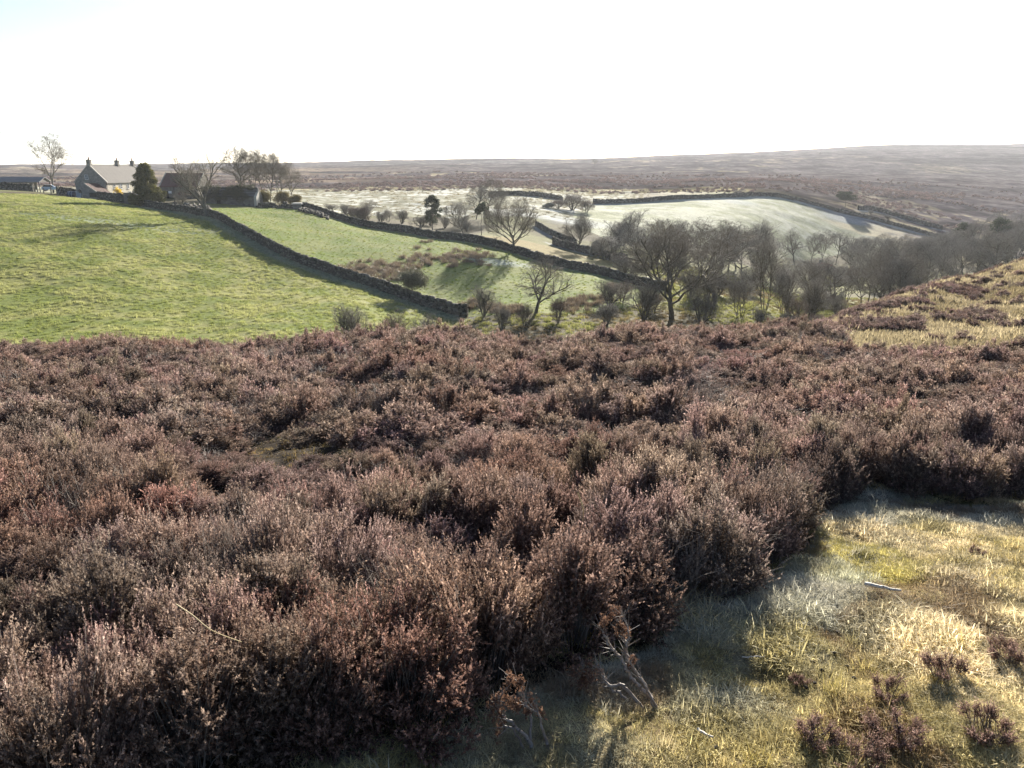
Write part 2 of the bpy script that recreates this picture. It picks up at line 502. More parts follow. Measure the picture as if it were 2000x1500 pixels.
def build_ground():
    th = np.concatenate([np.radians(np.arange(-180, -48, 6.0)), np.radians(np.arange(-48, 48.01, .165)), np.radians(np.arange(52, 181, 6.0))])
    th[-1] = math.pi; th[0] = -math.pi
    r = np.concatenate([[0.05], np.exp(np.arange(math.log(.5), math.log(7), .014)), np.exp(np.arange(math.log(7), math.log(50), .024)),
                        np.exp(np.arange(math.log(50), math.log(330), .0062)), np.exp(np.arange(math.log(330), math.log(2300), .010)), np.exp(np.arange(math.log(2300), math.log(3900), .05))])
    nt, nr = len(th), len(r)
    R, T = np.meshgrid(r, th, indexing='ij')
    x = (R * np.sin(T)).ravel(); y = (R * np.cos(T)).ravel()
    z = H(x, y)
    C, Z, fm = land_cover(x, y)
    V = np.stack([x, y, z], 1)
    i, j = np.meshgrid(np.arange(nr - 1), np.arange(nt - 1), indexing='ij')
    a = (i * nt + j).ravel()
    quads = np.stack([a, a + 1, a + nt + 1, a + nt], 1)
    quads = quads[:, ::-1]
    rq = R.ravel()[quads[:, 0]]
    q0 = quads[:, 0]
    zone = np.zeros(len(quads), int)
    zone[rq > 320] = 6
    for k, v in (('left', 1), ('middle', 2), ('strip', 3), ('far', 4), ('path', 5)):
        m = Z[k][q0] & ((rq < 320) | (v == 4))
        zone[m] = v
    zone[(Z['spur'][q0]) & (rq > 27) & (zone == 0)] = 7
    info = {0: ('ground', 'dark heathery and rough valley ground between the fields'),
            1: ('pasture_field', 'lumpy green pasture sloping down from the farm, left of the near drystone wall'),
            2: ('sheltered_field', 'green field with brown rush clumps between the two long drystone walls'),
            3: ('narrow_field', 'narrow pale grass strip beyond the second drystone wall'),
            4: ('frosted_field', 'pale frosted field across the valley below the moor'),
            5: ('path', 'sunlit grassy path beside the heather'),
            6: ('moor_hills', 'brown heather moor rising to the skyline'),
            7: ('grassy_hill', 'straw coloured grass spur with dark heather clumps')}
    for k, (nm, lab) in info.items():
        q = quads[zone == k]
        if not len(q): continue
        used, inv = np.unique(q, return_inverse=True)
        me = make_mesh(nm, V[used], quads=inv.reshape(-1, 4), cols={'gcol': C[used]}, smooth=True, mats=[M_MOOR if k == 6 else M_GROUND])
        tag(link(nm, me), lab, 'ground', None, 'structure')
build_ground()

# ------------------------------------------------------------------ drystone walls
def boxes(cen, ux, half, jit=0.0, rng=None, tilt=None):
    """many boxes at once: centres, unit direction in plan, half sizes (length, thickness, height)"""
    n = len(cen)
    sg = np.array([[-1, -1, -1], [1, -1, -1], [1, 1, -1], [-1, 1, -1], [-1, -1, 1], [1, -1, 1], [1, 1, 1], [-1, 1, 1]], float)
    loc = sg[None] * half[:, None, :]
    if jit: loc = loc + (rng.random((n, 8, 3)) - .5) * 2 * jit * half[:, None, :]
    if tilt is not None:
        c, s = np.cos(tilt)[:, None], np.sin(tilt)[:, None]
        lx, lz = loc[:, :, 0] * c - loc[:, :, 2] * s, loc[:, :, 0] * s + loc[:, :, 2] * c
        loc = np.stack([lx, loc[:, :, 1], lz], 2)
    X = loc[:, :, 0] * ux[:, None, 0] - loc[:, :, 1] * ux[:, None, 1]
    Y = loc[:, :, 0] * ux[:, None, 1] + loc[:, :, 1] * ux[:, None, 0]
    V = np.stack([X, Y, loc[:, :, 2]], 2) + cen[:, None, :]
    f = np.array([[0, 3, 2, 1], [4, 5, 6, 7], [0, 1, 5, 4], [1, 2, 6, 5], [2, 3, 7, 6], [3, 0, 4, 7]])
    Q = f[None] + (np.arange(n) * 8)[:, None, None]
    return V.reshape(-1, 3), Q.reshape(-1, 4)

g = NT('drystone')
rn = g.attr('rnd', out='Fac')
c = g.ramp(rn, [(0, (.05, .045, .038)), (.4, (.085, .076, .064)), (.75, (.13, .118, .098)), (1, (.27, .25, .21))])
nz = g.noise(3.0, 5, .65, g.pos())
c = g.mix(g.ramp(nz, [(.5, 0.0), (.7, .45)]), c, (.11, .12, .06))
M_STONE = g.surf(c, .95, g.bump(g.noise(14, 4, .6, g.pos()), .6, .03), spec=.15)

def polyline_sampler(line):
    p = np.array(line); seg = np.hypot(*(p[1:] - p[:-1]).T)
    s = np.concatenate([[0], np.cumsum(seg)])
    def f(q):
        q = np.clip(q, 0, s[-1] - 1e-6); i = np.clip(np.searchsorted(s, q, 'right') - 1, 0, len(seg) - 1)
        t = (q - s[i]) / seg[i]
        d = (p[i + 1] - p[i]) / seg[i][:, None]
        return p[i] + (p[i + 1] - p[i]) * t[:, None], d
    return f, s[-1]
def drystone_wall(line, label, height=1.15, thick=.55, course=.17, slen=.38, seed=1, cope=True, gap=None, group='drystone field walls', name='drystone_wall'):
    rng = np.random.default_rng(seed)
    f, L = polyline_sampler(line)
    nc = max(2, int(height / course))
    root = empty(name, (*line[len(line) // 2], hz(*line[len(line) // 2])))
    tag(root, label, 'wall', group)
    Vs, Qs, rs, off = [], [], [], 0
    hvar = lambda s: 1 + .16 * (vnoise(s / 1.3, 0 * s, seed) - .5) + .14 * (vnoise(s / 9.0, 0 * s + 4, seed + 1) - .5)
    for k in range(nc):
        n = int(L / slen)
        ln = slen * (0.6 + .8 * rng.random(n)); ln *= L / ln.sum()
        sc = np.cumsum(ln) - ln / 2
        if gap is not None:
            keep = (k + .5) / nc < gap(sc); sc = sc[keep]; ln = ln[keep]
        if not len(sc): continue
        p, d = f(sc)
        hh = hvar(sc) * height / nc
        z = H(p[:, 0], p[:, 1]) - .08 + (k + .5) * hh
        nrm = np.stack([-d[:, 1], d[:, 0]], 1)
        p = p + nrm * ((rng.random(len(sc)) - .5) * .07)[:, None]
        taper = thick * (1 - .3 * k / nc)
        half = np.stack([ln * .49, taper / 2 * (0.9 + .2 * rng.random(len(sc))), hh * .5 * (0.86 + .12 * rng.random(len(sc)))], 1)
        V, Q = boxes(np.stack([p[:, 0], p[:, 1], z], 1), d, half, .10, rng)
        Vs.append(V); Qs.append(Q + off); off += len(V); rs.append(np.repeat(rng.random(len(sc)), 8))
    # the hearting that fills the wall between its faces
    sc = np.arange(.3, L - .3, .6); p, d = f(sc)
    keep = np.ones(len(sc), bool) if gap is None else gap(sc) > .6
    if keep.any():
        p, d, sc = p[keep], d[keep], sc[keep]
        hh = hvar(sc) * height * .9
        V, Q = boxes(np.stack([p[:, 0], p[:, 1], H(p[:, 0], p[:, 1]) - .1 + hh / 2], 1), d, np.stack([np.full(len(sc), .32), np.full(len(sc), thick * .3), hh / 2], 1), .03, rng)
        Vs.append(V); Qs.append(Q + off); off += len(V); rs.append(np.full(len(V), .1))
    V = np.concatenate(Vs) - np.array(root.location)
    me = make_mesh('stone_courses', V, quads=np.concatenate(Qs), attrs={'rnd': np.concatenate(rs)}, mats=[M_STONE])
    tag(link('stone_courses', me, root), kind='stuff')
    if cope:
        w = slen * .62; n = int(L / w)
        sc = (np.arange(n) + .5) * w + (rng.random(n) - .5) * w * .3
        if gap is not None: sc = sc[gap(sc) > .97]
        p, d = f(sc); n = len(sc)
        hh = .13 + .12 * rng.random(n)
        z = H(p[:, 0], p[:, 1]) - .08 + hvar(sc) * height + hh * .75
        half = np.stack([w * (.3 + .18 * rng.random(n)), thick * .36 * (.8 + .5 * rng.random(n)), hh], 1)
        V, Q = boxes(np.stack([p[:, 0], p[:, 1], z], 1), d, half, .22, rng, (rng.random(n) - .5) * .5)
        me = make_mesh('cope_stones', V - np.array(root.location), quads=Q, attrs={'rnd': np.repeat(rng.random(n) * .9, 8)}, mats=[M_STONE])
        tag(link('cope_stones', me, root), kind='stuff')
    return root
drystone_wall(LINE['near'], 'nearest long drystone wall running down the pasture from the farm', 1.05, seed=3)
drystone_wall(LINE['mid'], 'second long drystone wall passing behind the rush clumps', 1.05, seed=4)
drystone_wall(LINE['copse'], 'short drystone wall below the dark holly bush', 1.25, course=.2, seed=5)
drystone_wall(LINE['lane'], 'short curving wall on the frosted slope behind the wall-side tree', 1.0, course=.25, slen=.5, seed=6)
drystone_wall(LINE['far'], 'long wall along the top of the pale frosted field', 1.2, .6, .3, .6, seed=7)
drystone_wall(LINE['upper'], 'short wall above the frosted field beside the flat-topped pine', 1.4, .7, .3, .6, seed=8)
drystone_wall(LINE['ridge'], 'short dark wall on the frosted grazing behind the tall bare copse', 1.3, .7, .3, .6, seed=9)

# ------------------------------------------------------------------ trees
def gen_tree(seed, trunk=.34, kids=(6, 6, 5, 4, 3), ratio=(.62, .6, .6, .62, .6), ang=(48, 45, 42, 42, 45), trop=(.02, .10, .10, .06, .02, 0.0), wig=.16, stems=1, lean=0.0, r0=.022, clear=.45, first=.62, env=(.46, .60, .42), lumpy=(.75, 1.12)):
    rng = random.Random(seed)
    S = []
    lump = [(rng.uniform(0, 6.28), rng.uniform(-.6, 1), rng.uniform(*lumpy)) for _ in range(9)]
    def inside(p):
        rw, zc, rz = env
        e = Vector((p.x / rw, p.y / rw, (p.z - zc) / rz)); q = e.length
        if q < lumpy[0] * .95: return True
        a = math.atan2(e.y, e.x); el = e.z / max(q, 1e-6); best = 9; lim = 1
        for la, le, lm in lump:
            dd = abs((a - la + 3.1416) % 6.2832 - 3.1416) * .6 + abs(el - le)
            if dd < best: best = dd; lim = lm
        return q < lim
    def walk(p, d, L, r, lvl):
        ns = (7, 6, 5, 4, 3, 2)[lvl]
        pts = [(p, d, r)]
        for i in range(ns):
            w = wig * (0.55 if lvl == 0 else 1.0)
            d = (d + Vector((rng.gauss(0, w), rng.gauss(0, w), rng.gauss(0, w) + trop[lvl]))).normalized()
            q = p + d * (L / ns)
            if lvl and not inside(q):
                if i == 0: return
                break
            rr = r * (1 - .62 * (i + 1) / ns) if lvl else r * (1 - .45 * (i + 1) / ns)
            S.append((p, q, pts[-1][2], rr, lvl))
            p = q; pts.append((p, d, rr))
        if lvl >= len(kids): return
        full = ns; ns = len(pts) - 1; L = L * ns / full
        n = max(1, round(kids[lvl] * (.35 + .65 * ns / full)))
        ph = rng.random() * 6.28
        for k in range(n):
            t0 = clear if lvl == 0 else .22
            t = t0 + (1 - t0) * (k + rng.random() * .8) / n
            t = min(t, .999); f = t * ns; i = min(int(f), ns - 1)
            a, b = pts[i], pts[i + 1]
            q = a[0].lerp(b[0], f - i); dd = b[1]
            rr = a[2] + (b[2] - a[2]) * (f - i)
            ph += 2.4 + rng.uniform(-.5, .5)
            side = dd.orthogonal().normalized(); side.rotate(Matrix.Rotation(ph, 3, dd))
            an = rad(ang[lvl] * rng.uniform(.65, 1.2)) * (1 if lvl else (1.25 - .55 * t))
            nd = (dd * math.cos(an) + side * math.sin(an)).normalized()
            base = first if lvl == 0 else L * ratio[lvl]
            ll = base * (1.15 - .5 * t) * rng.uniform(.75, 1.15)
            walk(q, nd, ll, min(rr * .72, rr * .62 + .0006), lvl + 1)
    for s in range(stems):
        a = s * 6.28 / stems + rng.random()
        sp = .0 if stems == 1 else .22
        d = Vector((math.cos(a) * sp + lean, math.sin(a) * sp, 1)).normalized()
        walk(Vector((math.cos(a) * .03, math.sin(a) * .03, -.02)) if stems > 1 else Vector((0, 0, -.02)), d, trunk * (1 if stems == 1 else rng.uniform(1.5, 2.0)), r0 / (1 if stems == 1 else 1.6), 0)
    P0 = np.array([s[0] for s in S]); P1 = np.array([s[1] for s in S]); R0 = np.array([s[2] for s in S]); R1 = np.array([s[3] for s in S]); LV = np.array([s[4] for s in S])
    zt = np.percentile(P1[:, 2], 99.7); w = np.percentile(np.hypot(P1[:, 0], P1[:, 1]), 98)
    sc = np.array([.5 / w, .5 / w, 1 / zt])
    return P0 * sc, P1 * sc, R0 / zt, R1 / zt, LV
def tube_mesh(P0, P1, R0, R1, k, rnd=None):
    n = len(P0)
    d = P1 - P0; d /= np.maximum(np.linalg.norm(d, axis=1, keepdims=True), 1e-9)
    ref = np.where(np.abs(d[:, 2:3]) < .9, np.array([[0, 0, 1.]]), np.array([[1., 0, 0]]))
    u = np.cross(d, ref); u /= np.linalg.norm(u, axis=1, keepdims=True)
    v = np.cross(d, u)
    if k == 2:
        a = np.arange(n) * 2.399
        w = u * np.cos(a)[:, None] + v * np.sin(a)[:, None]
        V = np.stack([P0 - w * R0[:, None], P0 + w * R0[:, None], P1 + w * R1[:, None], P1 - w * R1[:, None]], 1)
        return V.reshape(-1, 3), np.arange(n * 4).reshape(n, 4)
    an = np.arange(k) * 2 * math.pi / k
    ring = u[:, None, :] * np.cos(an)[None, :, None] + v[:, None, :] * np.sin(an)[None, :, None]
    V = np.concatenate([P0[:, None] + ring * R0[:, None, None], P1[:, None] + ring * R1[:, None, None]], 1)
    j = np.arange(k); jn = (j + 1) % k
    q = np.stack([j, jn, jn + k, j + k], 1)
    return V.reshape(-1, 3), (q[None] + (np.arange(n) * 2 * k)[:, None, None]).reshape(-1, 4)
def tree_meshes(name, T, wood, twig, twig_r=.0011, split=2):
    P0, P1, R0, R1, LV = T
    out = []
    for part, lo, hi, mat in (('trunk', 0, split, wood), ('crown', split + 1, 9, twig)):
        Vs, Qs, off = [], [], 0
        for l in range(lo, min(hi, 6) + 1):
            m = LV == l
            if not m.any(): continue
            k = (7, 5, 4, 3, 3, 2)[min(l, 5)]
            r0 = np.maximum(R0[m], twig_r); r1 = np.maximum(R1[m], twig_r * .7)
            V, Q = tube_mesh(P0[m], P1[m], r0, r1, k)
            Vs.append(V); Qs.append(Q + off); off += len(V)
        out.append(make_mesh(part, np.concatenate(Vs), quads=np.concatenate(Qs), mats=[mat], smooth=part == 'trunk'))
    return out

g = NT('bark')
c = g.ramp(g.noise(6, 5, .6, g.pos()), [(.3, (.085, .075, .06)), (.7, (.17, .155, .12))])
M_BARK = g.surf(c, .95, g.bump(g.noise(20, 4, .6, g.pos()), .5, .03), spec=.1)
g = NT('pale_bark')
c = g.ramp(g.noise(4, 5, .6, g.pos()), [(.3, (.10, .09, .072)), (.7, (.20, .182, .15))])
M_PALEBARK = g.surf(c, .95, None, spec=.1)
def twig_mat(name, a, b):
    g = NT(name)
    c = g.ramp(g.noise(1.5, 3, .6, g.pos()), [(.3, a), (.7, b)])
    return g.surf(c, .8, None, spec=.25)
M_TWIG = twig_mat('twigs', (.15, .128, .10), (.25, .218, .17))
M_TWIGGREY = twig_mat('grey_twigs', (.19, .172, .145), (.29, .268, .23))
M_TWIGOLIVE = twig_mat('olive_twigs', (.10, .092, .045), (.16, .145, .07))
M_TWIGRED = twig_mat('reddish_twigs', (.14, .10, .082), (.22, .165, .135))

KIND = {}
def tk(key, wood, twig, tr=.0011, **kw):
    KIND[key] = tree_meshes(key, gen_tree(**kw), wood, twig, tr)
tk('spread', M_BARK, M_TWIG, .00075, seed=11, trunk=.50, clear=.22, first=.70, kids=(9, 7, 6, 6, 5), trop=(.02, .03, .07, .05, .02, 0), ang=(66, 44, 44, 44, 48), r0=.026, env=(.52, .56, .44))
tk('spread_b', M_BARK, M_TWIG, .00075, seed=15, trunk=.42, clear=.3, first=.72, kids=(9, 7, 6, 6, 5), trop=(.02, .05, .08, .05, .02, 0), ang=(62, 46, 44, 44, 48), r0=.024, env=(.5, .56, .43))
tk('broad', M_BARK, M_TWIG, .00075, seed=22, trunk=.36, clear=.42, first=.72, kids=(8, 8, 7, 6, 5), trop=(.02, .10, .1, .05, .02, 0), ang=(52, 45, 44, 44, 48), r0=.019, env=(.42, .58, .43))
tk('broad_b', M_BARK, M_TWIGGREY, .00075, seed=29, trunk=.36, clear=.36, first=.72, kids=(8, 8, 7, 6, 5), trop=(.02, .11, .1, .05, .02, 0), ang=(54, 45, 44, 44, 48), r0=.019, env=(.42, .56, .44))
tk('tall', M_BARK, M_TWIG, .00075, seed=35, trunk=.70, clear=.32, first=.44, kids=(11, 7, 6, 5, 5), trop=(.06, .12, .1, .05, .02, 0), ang=(52, 44, 44, 44, 48), r0=.017, env=(.28, .62, .42))
tk('tall_b', M_BARK, M_TWIGGREY, .00075, seed=38, trunk=.72, clear=.24, first=.42, kids=(12, 7, 6, 5, 5), trop=(.06, .10, .1, .05, .02, 0), ang=(54, 44, 44, 44, 48), r0=.017, env=(.27, .58, .46))
tk('multi', M_BARK, M_TWIGGREY, .0011, seed=41, stems=5, trunk=.42, clear=.2, first=.36, kids=(8, 6, 5, 4), trop=(.1, .14, .1, .05, .02, 0), ang=(38, 40, 42, 44), r0=.016, wig=.1, env=(.30, .52, .50))
tk('fan', M_BARK, M_TWIG, .00075, seed=47, trunk=.30, clear=.5, first=.8, kids=(9, 8, 7, 6, 5), trop=(.02, .13, .1, .07, .02, 0), ang=(56, 42, 42, 44, 48), r0=.019, env=(.5, .54, .46))
tk('scrub', M_BARK, M_TWIGGREY, .0013, seed=52, stems=6, trunk=.30, clear=.15, first=.42, kids=(7, 6, 5, 4), trop=(.03, .05, .06, .03, 0, 0), ang=(50, 48, 46, 46), r0=.02, wig=.2, env=(.46, .36, .46), lumpy=(.45, 1.15))
tk('scrub_red', M_BARK, M_TWIGRED, .0013, seed=57, stems=6, trunk=.28, clear=.15, first=.42, kids=(7, 6, 5, 4), trop=(.03, .05, .06, .03, 0, 0), ang=(52, 48, 46, 46), r0=.02, wig=.2, env=(.48, .36, .46), lumpy=(.45, 1.15))
tk('sparse', M_PALEBARK, M_TWIG, .0009, seed=64, trunk=.28, clear=.3, first=.78, kids=(7, 7, 6, 5, 4), trop=(.02, .10, .11, .05, .02, 0), ang=(64, 46, 42, 44, 48), r0=.032, env=(.56, .56, .46))

SPH = {}
def plant_tree(px, Y, top, width, kind, label, group=None, name='bare_tree', cat='tree', base_py=None, rz=None, sink=0.0, zfix=None):
    """a tree standing at bearing px and distance Y whose top reaches row top; width in photograph pixels"""
    x, y, z = at(px, Y, 500)
    ht = P(px, top, Y)[2] - z
    w = width * Y / FPX
    root = empty(name, (x, y, z - sink), random.Random(label + str(px)).random() * 6.28 if rz is None else rz, (w, w, ht + sink))
    tag(root, label, cat, group)
    for part, me in zip(('trunk', 'crown'), KIND[kind]):
        link(part, me, root)
    return root
BT = plant_tree
# farm trees
BT(104, 202, 257, 98, 'broad', 'large bare tree with a leaning trunk between the open shed and the farmhouse', rz=2.6)
BT(-52, 200, 230, 130, 'spread_b', 'bare tree at the left picture edge, only its branch tips in view', rz=2.0)
BT(404, 142.5, 292, 125, 'sparse', 'sparse old tree with pale trunk growing out of the near wall below the farm', rz=1.1)
BT(357, 154, 368, 34, 'sparse', 'pale broken tree stump with a few twigs beside the near wall', name='tree_stump', rz=2.2)
row = 'bare trees in the row behind the ivy-covered building'
for i, (px, Y, top, w, k) in enumerate(((470, 200, 280, 74, 'tall'), (484, 204, 290, 44, 'tall_b'), (499, 200, 286, 52, 'broad'), (514, 206, 287, 48, 'tall'), (528, 203, 292, 52, 'tall_b'), (545, 205, 299, 64, 'broad'), (566, 207, 315, 56, 'broad'))):
    BT(px, Y, top, w, k, ('tall bare tree, %s of the seven in the row behind the ivy-covered building' % ('leftmost', 'second from left', 'third from left', 'middle one', 'third from right', 'second from right', 'rightmost and lowest')[i]), row, rz=i * 1.3)
# trees of the middle distance
BT(1000, 129, 384, 118, 'fan', 'broad bare tree standing against the second drystone wall above the rushes', rz=.9)
BT(1045, 80, 494, 150, 'spread', 'bare spreading tree with thick trunk in the hollow below the rushy field', rz=3.4)
BT(945, 82, 556, 62, 'scrub', 'small twiggy bush-like tree beside the lower end of the near wall', rz=1)
BT(905, 166, 391, 78, 'broad_b', 'dense grey bare tree between the two pines beyond the second wall', rz=.2)
BT(955, 205, 345, 56, 'tall', 'tallest dark bare tree of the copse behind the wall-side tree', 'tall copse behind the second wall', rz=2)
BT(930, 200, 362, 50, 'tall_b', 'slim bare tree on the left side of the tall copse', 'tall copse behind the second wall', rz=5)
BT(978, 200, 366, 50, 'broad', 'lower bare tree on the right side of the tall copse', 'tall copse behind the second wall', rz=4)
BT(720, 185, 390, 44, 'broad', 'small bare tree below the frosted slope left of the pine', rz=3)
BT(785, 178, 408, 42, 'scrub', 'low bare tree immediately left of the pine beyond the second wall', rz=3)
BT(758, 182, 408, 30, 'multi', 'thin bare sapling between two small trees beyond the second wall', rz=1)
BT(648, 200, 398, 40, 'scrub', 'faint low bush at the upper end of the second wall', name='bush', cat='bush', rz=1)
BT(822, 174, 420, 46, 'scrub', 'low twiggy bush at the foot of the pine', name='bush', cat='bush', rz=4)
BT(1130, 158, 416, 74, 'fan', 'bare fan-shaped tree behind the short wall, left of the holly', rz=2.2)
BT(1242, 157, 410, 84, 'broad_b', 'tall bare tree behind the big valley trees, right of the holly', rz=.5)
BT(1204, 152, 440, 66, 'multi', 'many-stemmed pale bare tree just right of the holly', rz=.5)
BT(1282, 160, 428, 66, 'broad', 'bare tree showing behind the largest valley tree on its left', rz=1.5)
BT(1312, 84, 428, 262, 'fan', 'largest bare tree in the valley, wide crown with dark leaning trunk', rz=5.2)
BT(1396, 96, 428, 190, 'broad', 'second large bare tree with rounded crown close behind the largest one', rz=3.2)
BT(1258, 82, 545, 90, 'scrub', 'tangled grey thicket bush left of the largest valley tree', name='bush', cat='bush', rz=3.2)
BT(1370, 80, 560, 90, 'scrub', 'tangled grey bush under the two largest valley trees', name='bush', cat='bush', rz=1.2)
BT(1445, 88, 540, 80, 'multi', 'many-stemmed bush right of the two largest valley trees', name='bush', cat='bush', rz=.4)
BT(1492, 97, 457, 84, 'multi', 'narrow many-stemmed bare tree above the heather edge left of the cottage', rz=.7)
BT(1530, 92, 520, 60, 'multi', 'low many-stemmed tree in front of the cottage on its left', rz=2.1)
BT(1585, 98, 540, 66, 'scrub', 'low brown thicket in front of the cottage', name='bush', cat='bush', rz=2.1)
BT(1090, 76, 575, 40, 'scrub_red', 'thin reddish sapling bush right of the spreading tree', name='bush', cat='bush', rz=.3)
BT(1025, 74, 590, 46, 'scrub_red', 'low reddish bush at the foot of the spreading tree', name='bush', cat='bush', rz=1.3)
BT(1215, 94, 548, 66, 'scrub_red', 'reddish brown thicket at the lower end of the second wall', name='bush', cat='bush', rz=1.3)
BT(980, 72, 596, 60, 'scrub', 'grey scrub at the lower end of the near wall', name='bush', cat='bush', rz=2.3)
BT(690, 57, 592, 100, 'scrub', 'grey twiggy willow bush rising above the heather edge left of the frosted shadow', name='bush', cat='bush', rz=.8)
BT(770, 56, 606, 90, 'scrub_red', 'reddish twiggy bush above the heather edge below the frosted shadow', name='bush', cat='bush', rz=1.8)
BT(833, 55, 610, 90, 'scrub', 'low spreading bush above the heather edge near the wall end', name='bush', cat='bush', rz=2.8)
# cottage row and wood
rowc = 'bare trees in the row behind the cottage'
for i, (px, Y, top, w, k) in enumerate(((1551, 216, 444, 58, 'spread'), (1584, 218, 452, 40, 'tall'), (1606, 220, 448, 44, 'broad'), (1632, 221, 450, 48, 'tall_b'), (1658, 222, 456, 44, 'spread_b'), (1678, 224, 462, 40, 'tall'))):
    BT(px, Y, top, w, k, 'bare tree behind the cottage, %s of six in the row' % ('leftmost and most spreading', 'second from left', 'third from left', 'third from right', 'second from right', 'rightmost')[i], rowc, rz=i * 1.1)
wr = random.Random(5)
wood = []
for i in range(46):
    t = i / 46
    px = 1668 + 330 * t + wr.uniform(-10, 10)
    Y = wr.uniform(150, 232)
    top = 458 + wr.uniform(-10, 16) - 20 * t + (232 - Y) * .22
    k = wr.choice(('tall', 'tall_b', 'broad', 'broad_b', 'multi', 'tall_b', 'broad_b'))
    BT(px, Y, top, wr.uniform(48, 76) * 190 / Y, k, 'grey bare tree in the dense wood beyond the grassy spur', 'dense valley wood beyond the spur', rz=wr.random() * 6)
for i in range(16):
    px = 1500 + 330 * (i + wr.random()) / 16; Y = wr.uniform(116, 150)
    BT(px, Y, wr.uniform(492, 522), wr.uniform(58, 88), wr.choice(('tall_b', 'broad_b', 'multi', 'tall')), 'bare tree standing in the open belt in front of the cottage and wood', 'belt of trees in front of the cottage', rz=wr.random() * 6)
BT(1965, 235, 412, 110, 'broad_b', 'large pale bare tree rising above the wood at the right picture edge', rz=1)
for i in range(18):
    px = 1170 + 330 * (i + wr.random()) / 18; Y = wr.uniform(138, 185)
    BT(px, Y, wr.uniform(424, 462), wr.uniform(62, 92), wr.choice(('broad_b', 'broad', 'tall_b', 'multi', 'broad_b')), 'grey bare tree in the belt behind the largest valley trees, below the frosted field', 'belt of trees below the frosted field', rz=wr.random() * 6)
for i in range(6):
    px = 1900 + 110 * (i + wr.random()) / 6; Y = wr.uniform(205, 235)
    BT(px, Y, wr.uniform(422, 452), wr.uniform(60, 84), wr.choice(('broad_b', 'broad', 'tall')), 'tall bare tree at the right end of the wood around the dark pines', 'tall trees at the right end of the wood', rz=wr.random() * 6)
BT(1705, 128, 488, 56, 'tall', 'dark trunked tree in front of the wood, left one of two', rz=1)
BT(1768, 128, 492, 56, 'tall', 'dark trunked tree in front of the wood, right one of two', rz=2.5)
BT(1445, 297, 368, 32, 'spread_b', 'small bare tree on the far field wall', rz=1)
BT(1700, 305, 410, 18, 'scrub', 'small bush between the two far walls, upper one', name='bush', cat='bush')
BT(1735, 300, 420, 26, 'scrub', 'small bush between the two far walls, lower one', name='bush', cat='bush')
BT(1160, 900, 309, 16, 'broad', 'lone tiny tree on the moor below the skyline')
BT(1601, 1200, 297, 6, 'tall', 'tiny dark post-like tree near the right skyline')
for i, (px, Y, top, w) in enumerate(((1118, 238, 376, 62), (1090, 236, 388, 40), (1146, 236, 388, 40))):
    BT(px, Y, top, w, 'scrub_red', 'reddish bare thicket on the mound by the far wall, %s bush of three' % ('tallest', 'left', 'right')[i], 'thicket on the mound', name='bush', cat='bush')

ur = random.Random(12)
for i in range(34):
    if i < 22: px = ur.uniform(1180, 1640); Y = ur.uniform(76, 120); hpx = ur.uniform(22, 46)
    else: px = ur.uniform(640, 930); Y = ur.uniform(172, 190); hpx = ur.uniform(14, 24)
    x, y, z = at(px, Y)
    base = 335 + (-z) * FPX / Y * .985
    BT(px, Y, base - hpx, hpx * ur.uniform(1.3, 2.1), ur.choice(('scrub', 'scrub_red', 'scrub')), 'low bare scrub in the undergrowth below the big valley trees' if i < 22 else 'low bare scrub along the stream beyond the second wall', 'valley undergrowth scrub' if i < 22 else 'streamside scrub', name='bush', cat='bush', rz=ur.random() * 6, sink=.15)

# ---- evergreens and leafy bushes
def leafcloud(rng, cen, radii, n, size, surf=.55, up=.3):
    """leaf triangles filling ellipsoid clumps"""
    cen = np.asarray(cen, float); radii = np.asarray(radii, float)
    k = rng.integers(0, len(cen), n)
    d = rng.normal(size=(n, 3)); d /= np.linalg.norm(d, axis=1, keepdims=True)
    rr = rng.random(n) ** surf
    p = cen[k] + d * radii[k] * rr[:, None]
    a = rng.normal(size=(n, 3)) + d * .8 + np.array([0, 0, up]); a /= np.linalg.norm(a, axis=1, keepdims=True)
    b = np.cross(a, rng.normal(size=(n, 3))); b /= np.linalg.norm(b, axis=1, keepdims=True)
    s = size * (.6 + .8 * rng.random(n))[:, None]
    V = np.stack([p - b * s * .28, p + b * s * .28, p + a * s], 1).reshape(-1, 3)
    return V, np.arange(n * 3).reshape(n, 3), np.repeat(rng.random(n), 3)
def leaf_mat(name, a, b, trans=.25, gloss=.05):
    g = NT(name)
    c = g.mix(g.attr('rnd', out='Fac'), a, b)
    return g.leafy(c, trans, gloss=gloss)
M_PINE = leaf_mat('pine_needles', (.035, .048, .028), (.08, .09, .045))
M_CYPRESS = leaf_mat('cypress_leaves', (.05, .062, .022), (.18, .16, .042), .35)
M_HOLLY = leaf_mat('holly_leaves', (.03, .045, .025), (.09, .11, .07), .15, .15)
M_GORSE = leaf_mat('gorse_leaves', (.09, .08, .025), (.22, .17, .06), .35)
M_IVY = leaf_mat('ivy_leaves', (.03, .036, .014), (.10, .085, .028), .25, .08)
M_YELLOW = leaf_mat('yellow_blossom', (.55, .38, .03), (.80, .60, .06), .4)
M_WILLOW = leaf_mat('willow_catkins', (.22, .22, .06), (.32, .30, .10), .4)
M_RUSSET = leaf_mat('russet_leaves', (.24, .09, .05), (.34, .15, .08), .3)
M_SHRUB = leaf_mat('shrub_leaves', (.055, .06, .032), (.15, .145, .08), .3, .1)
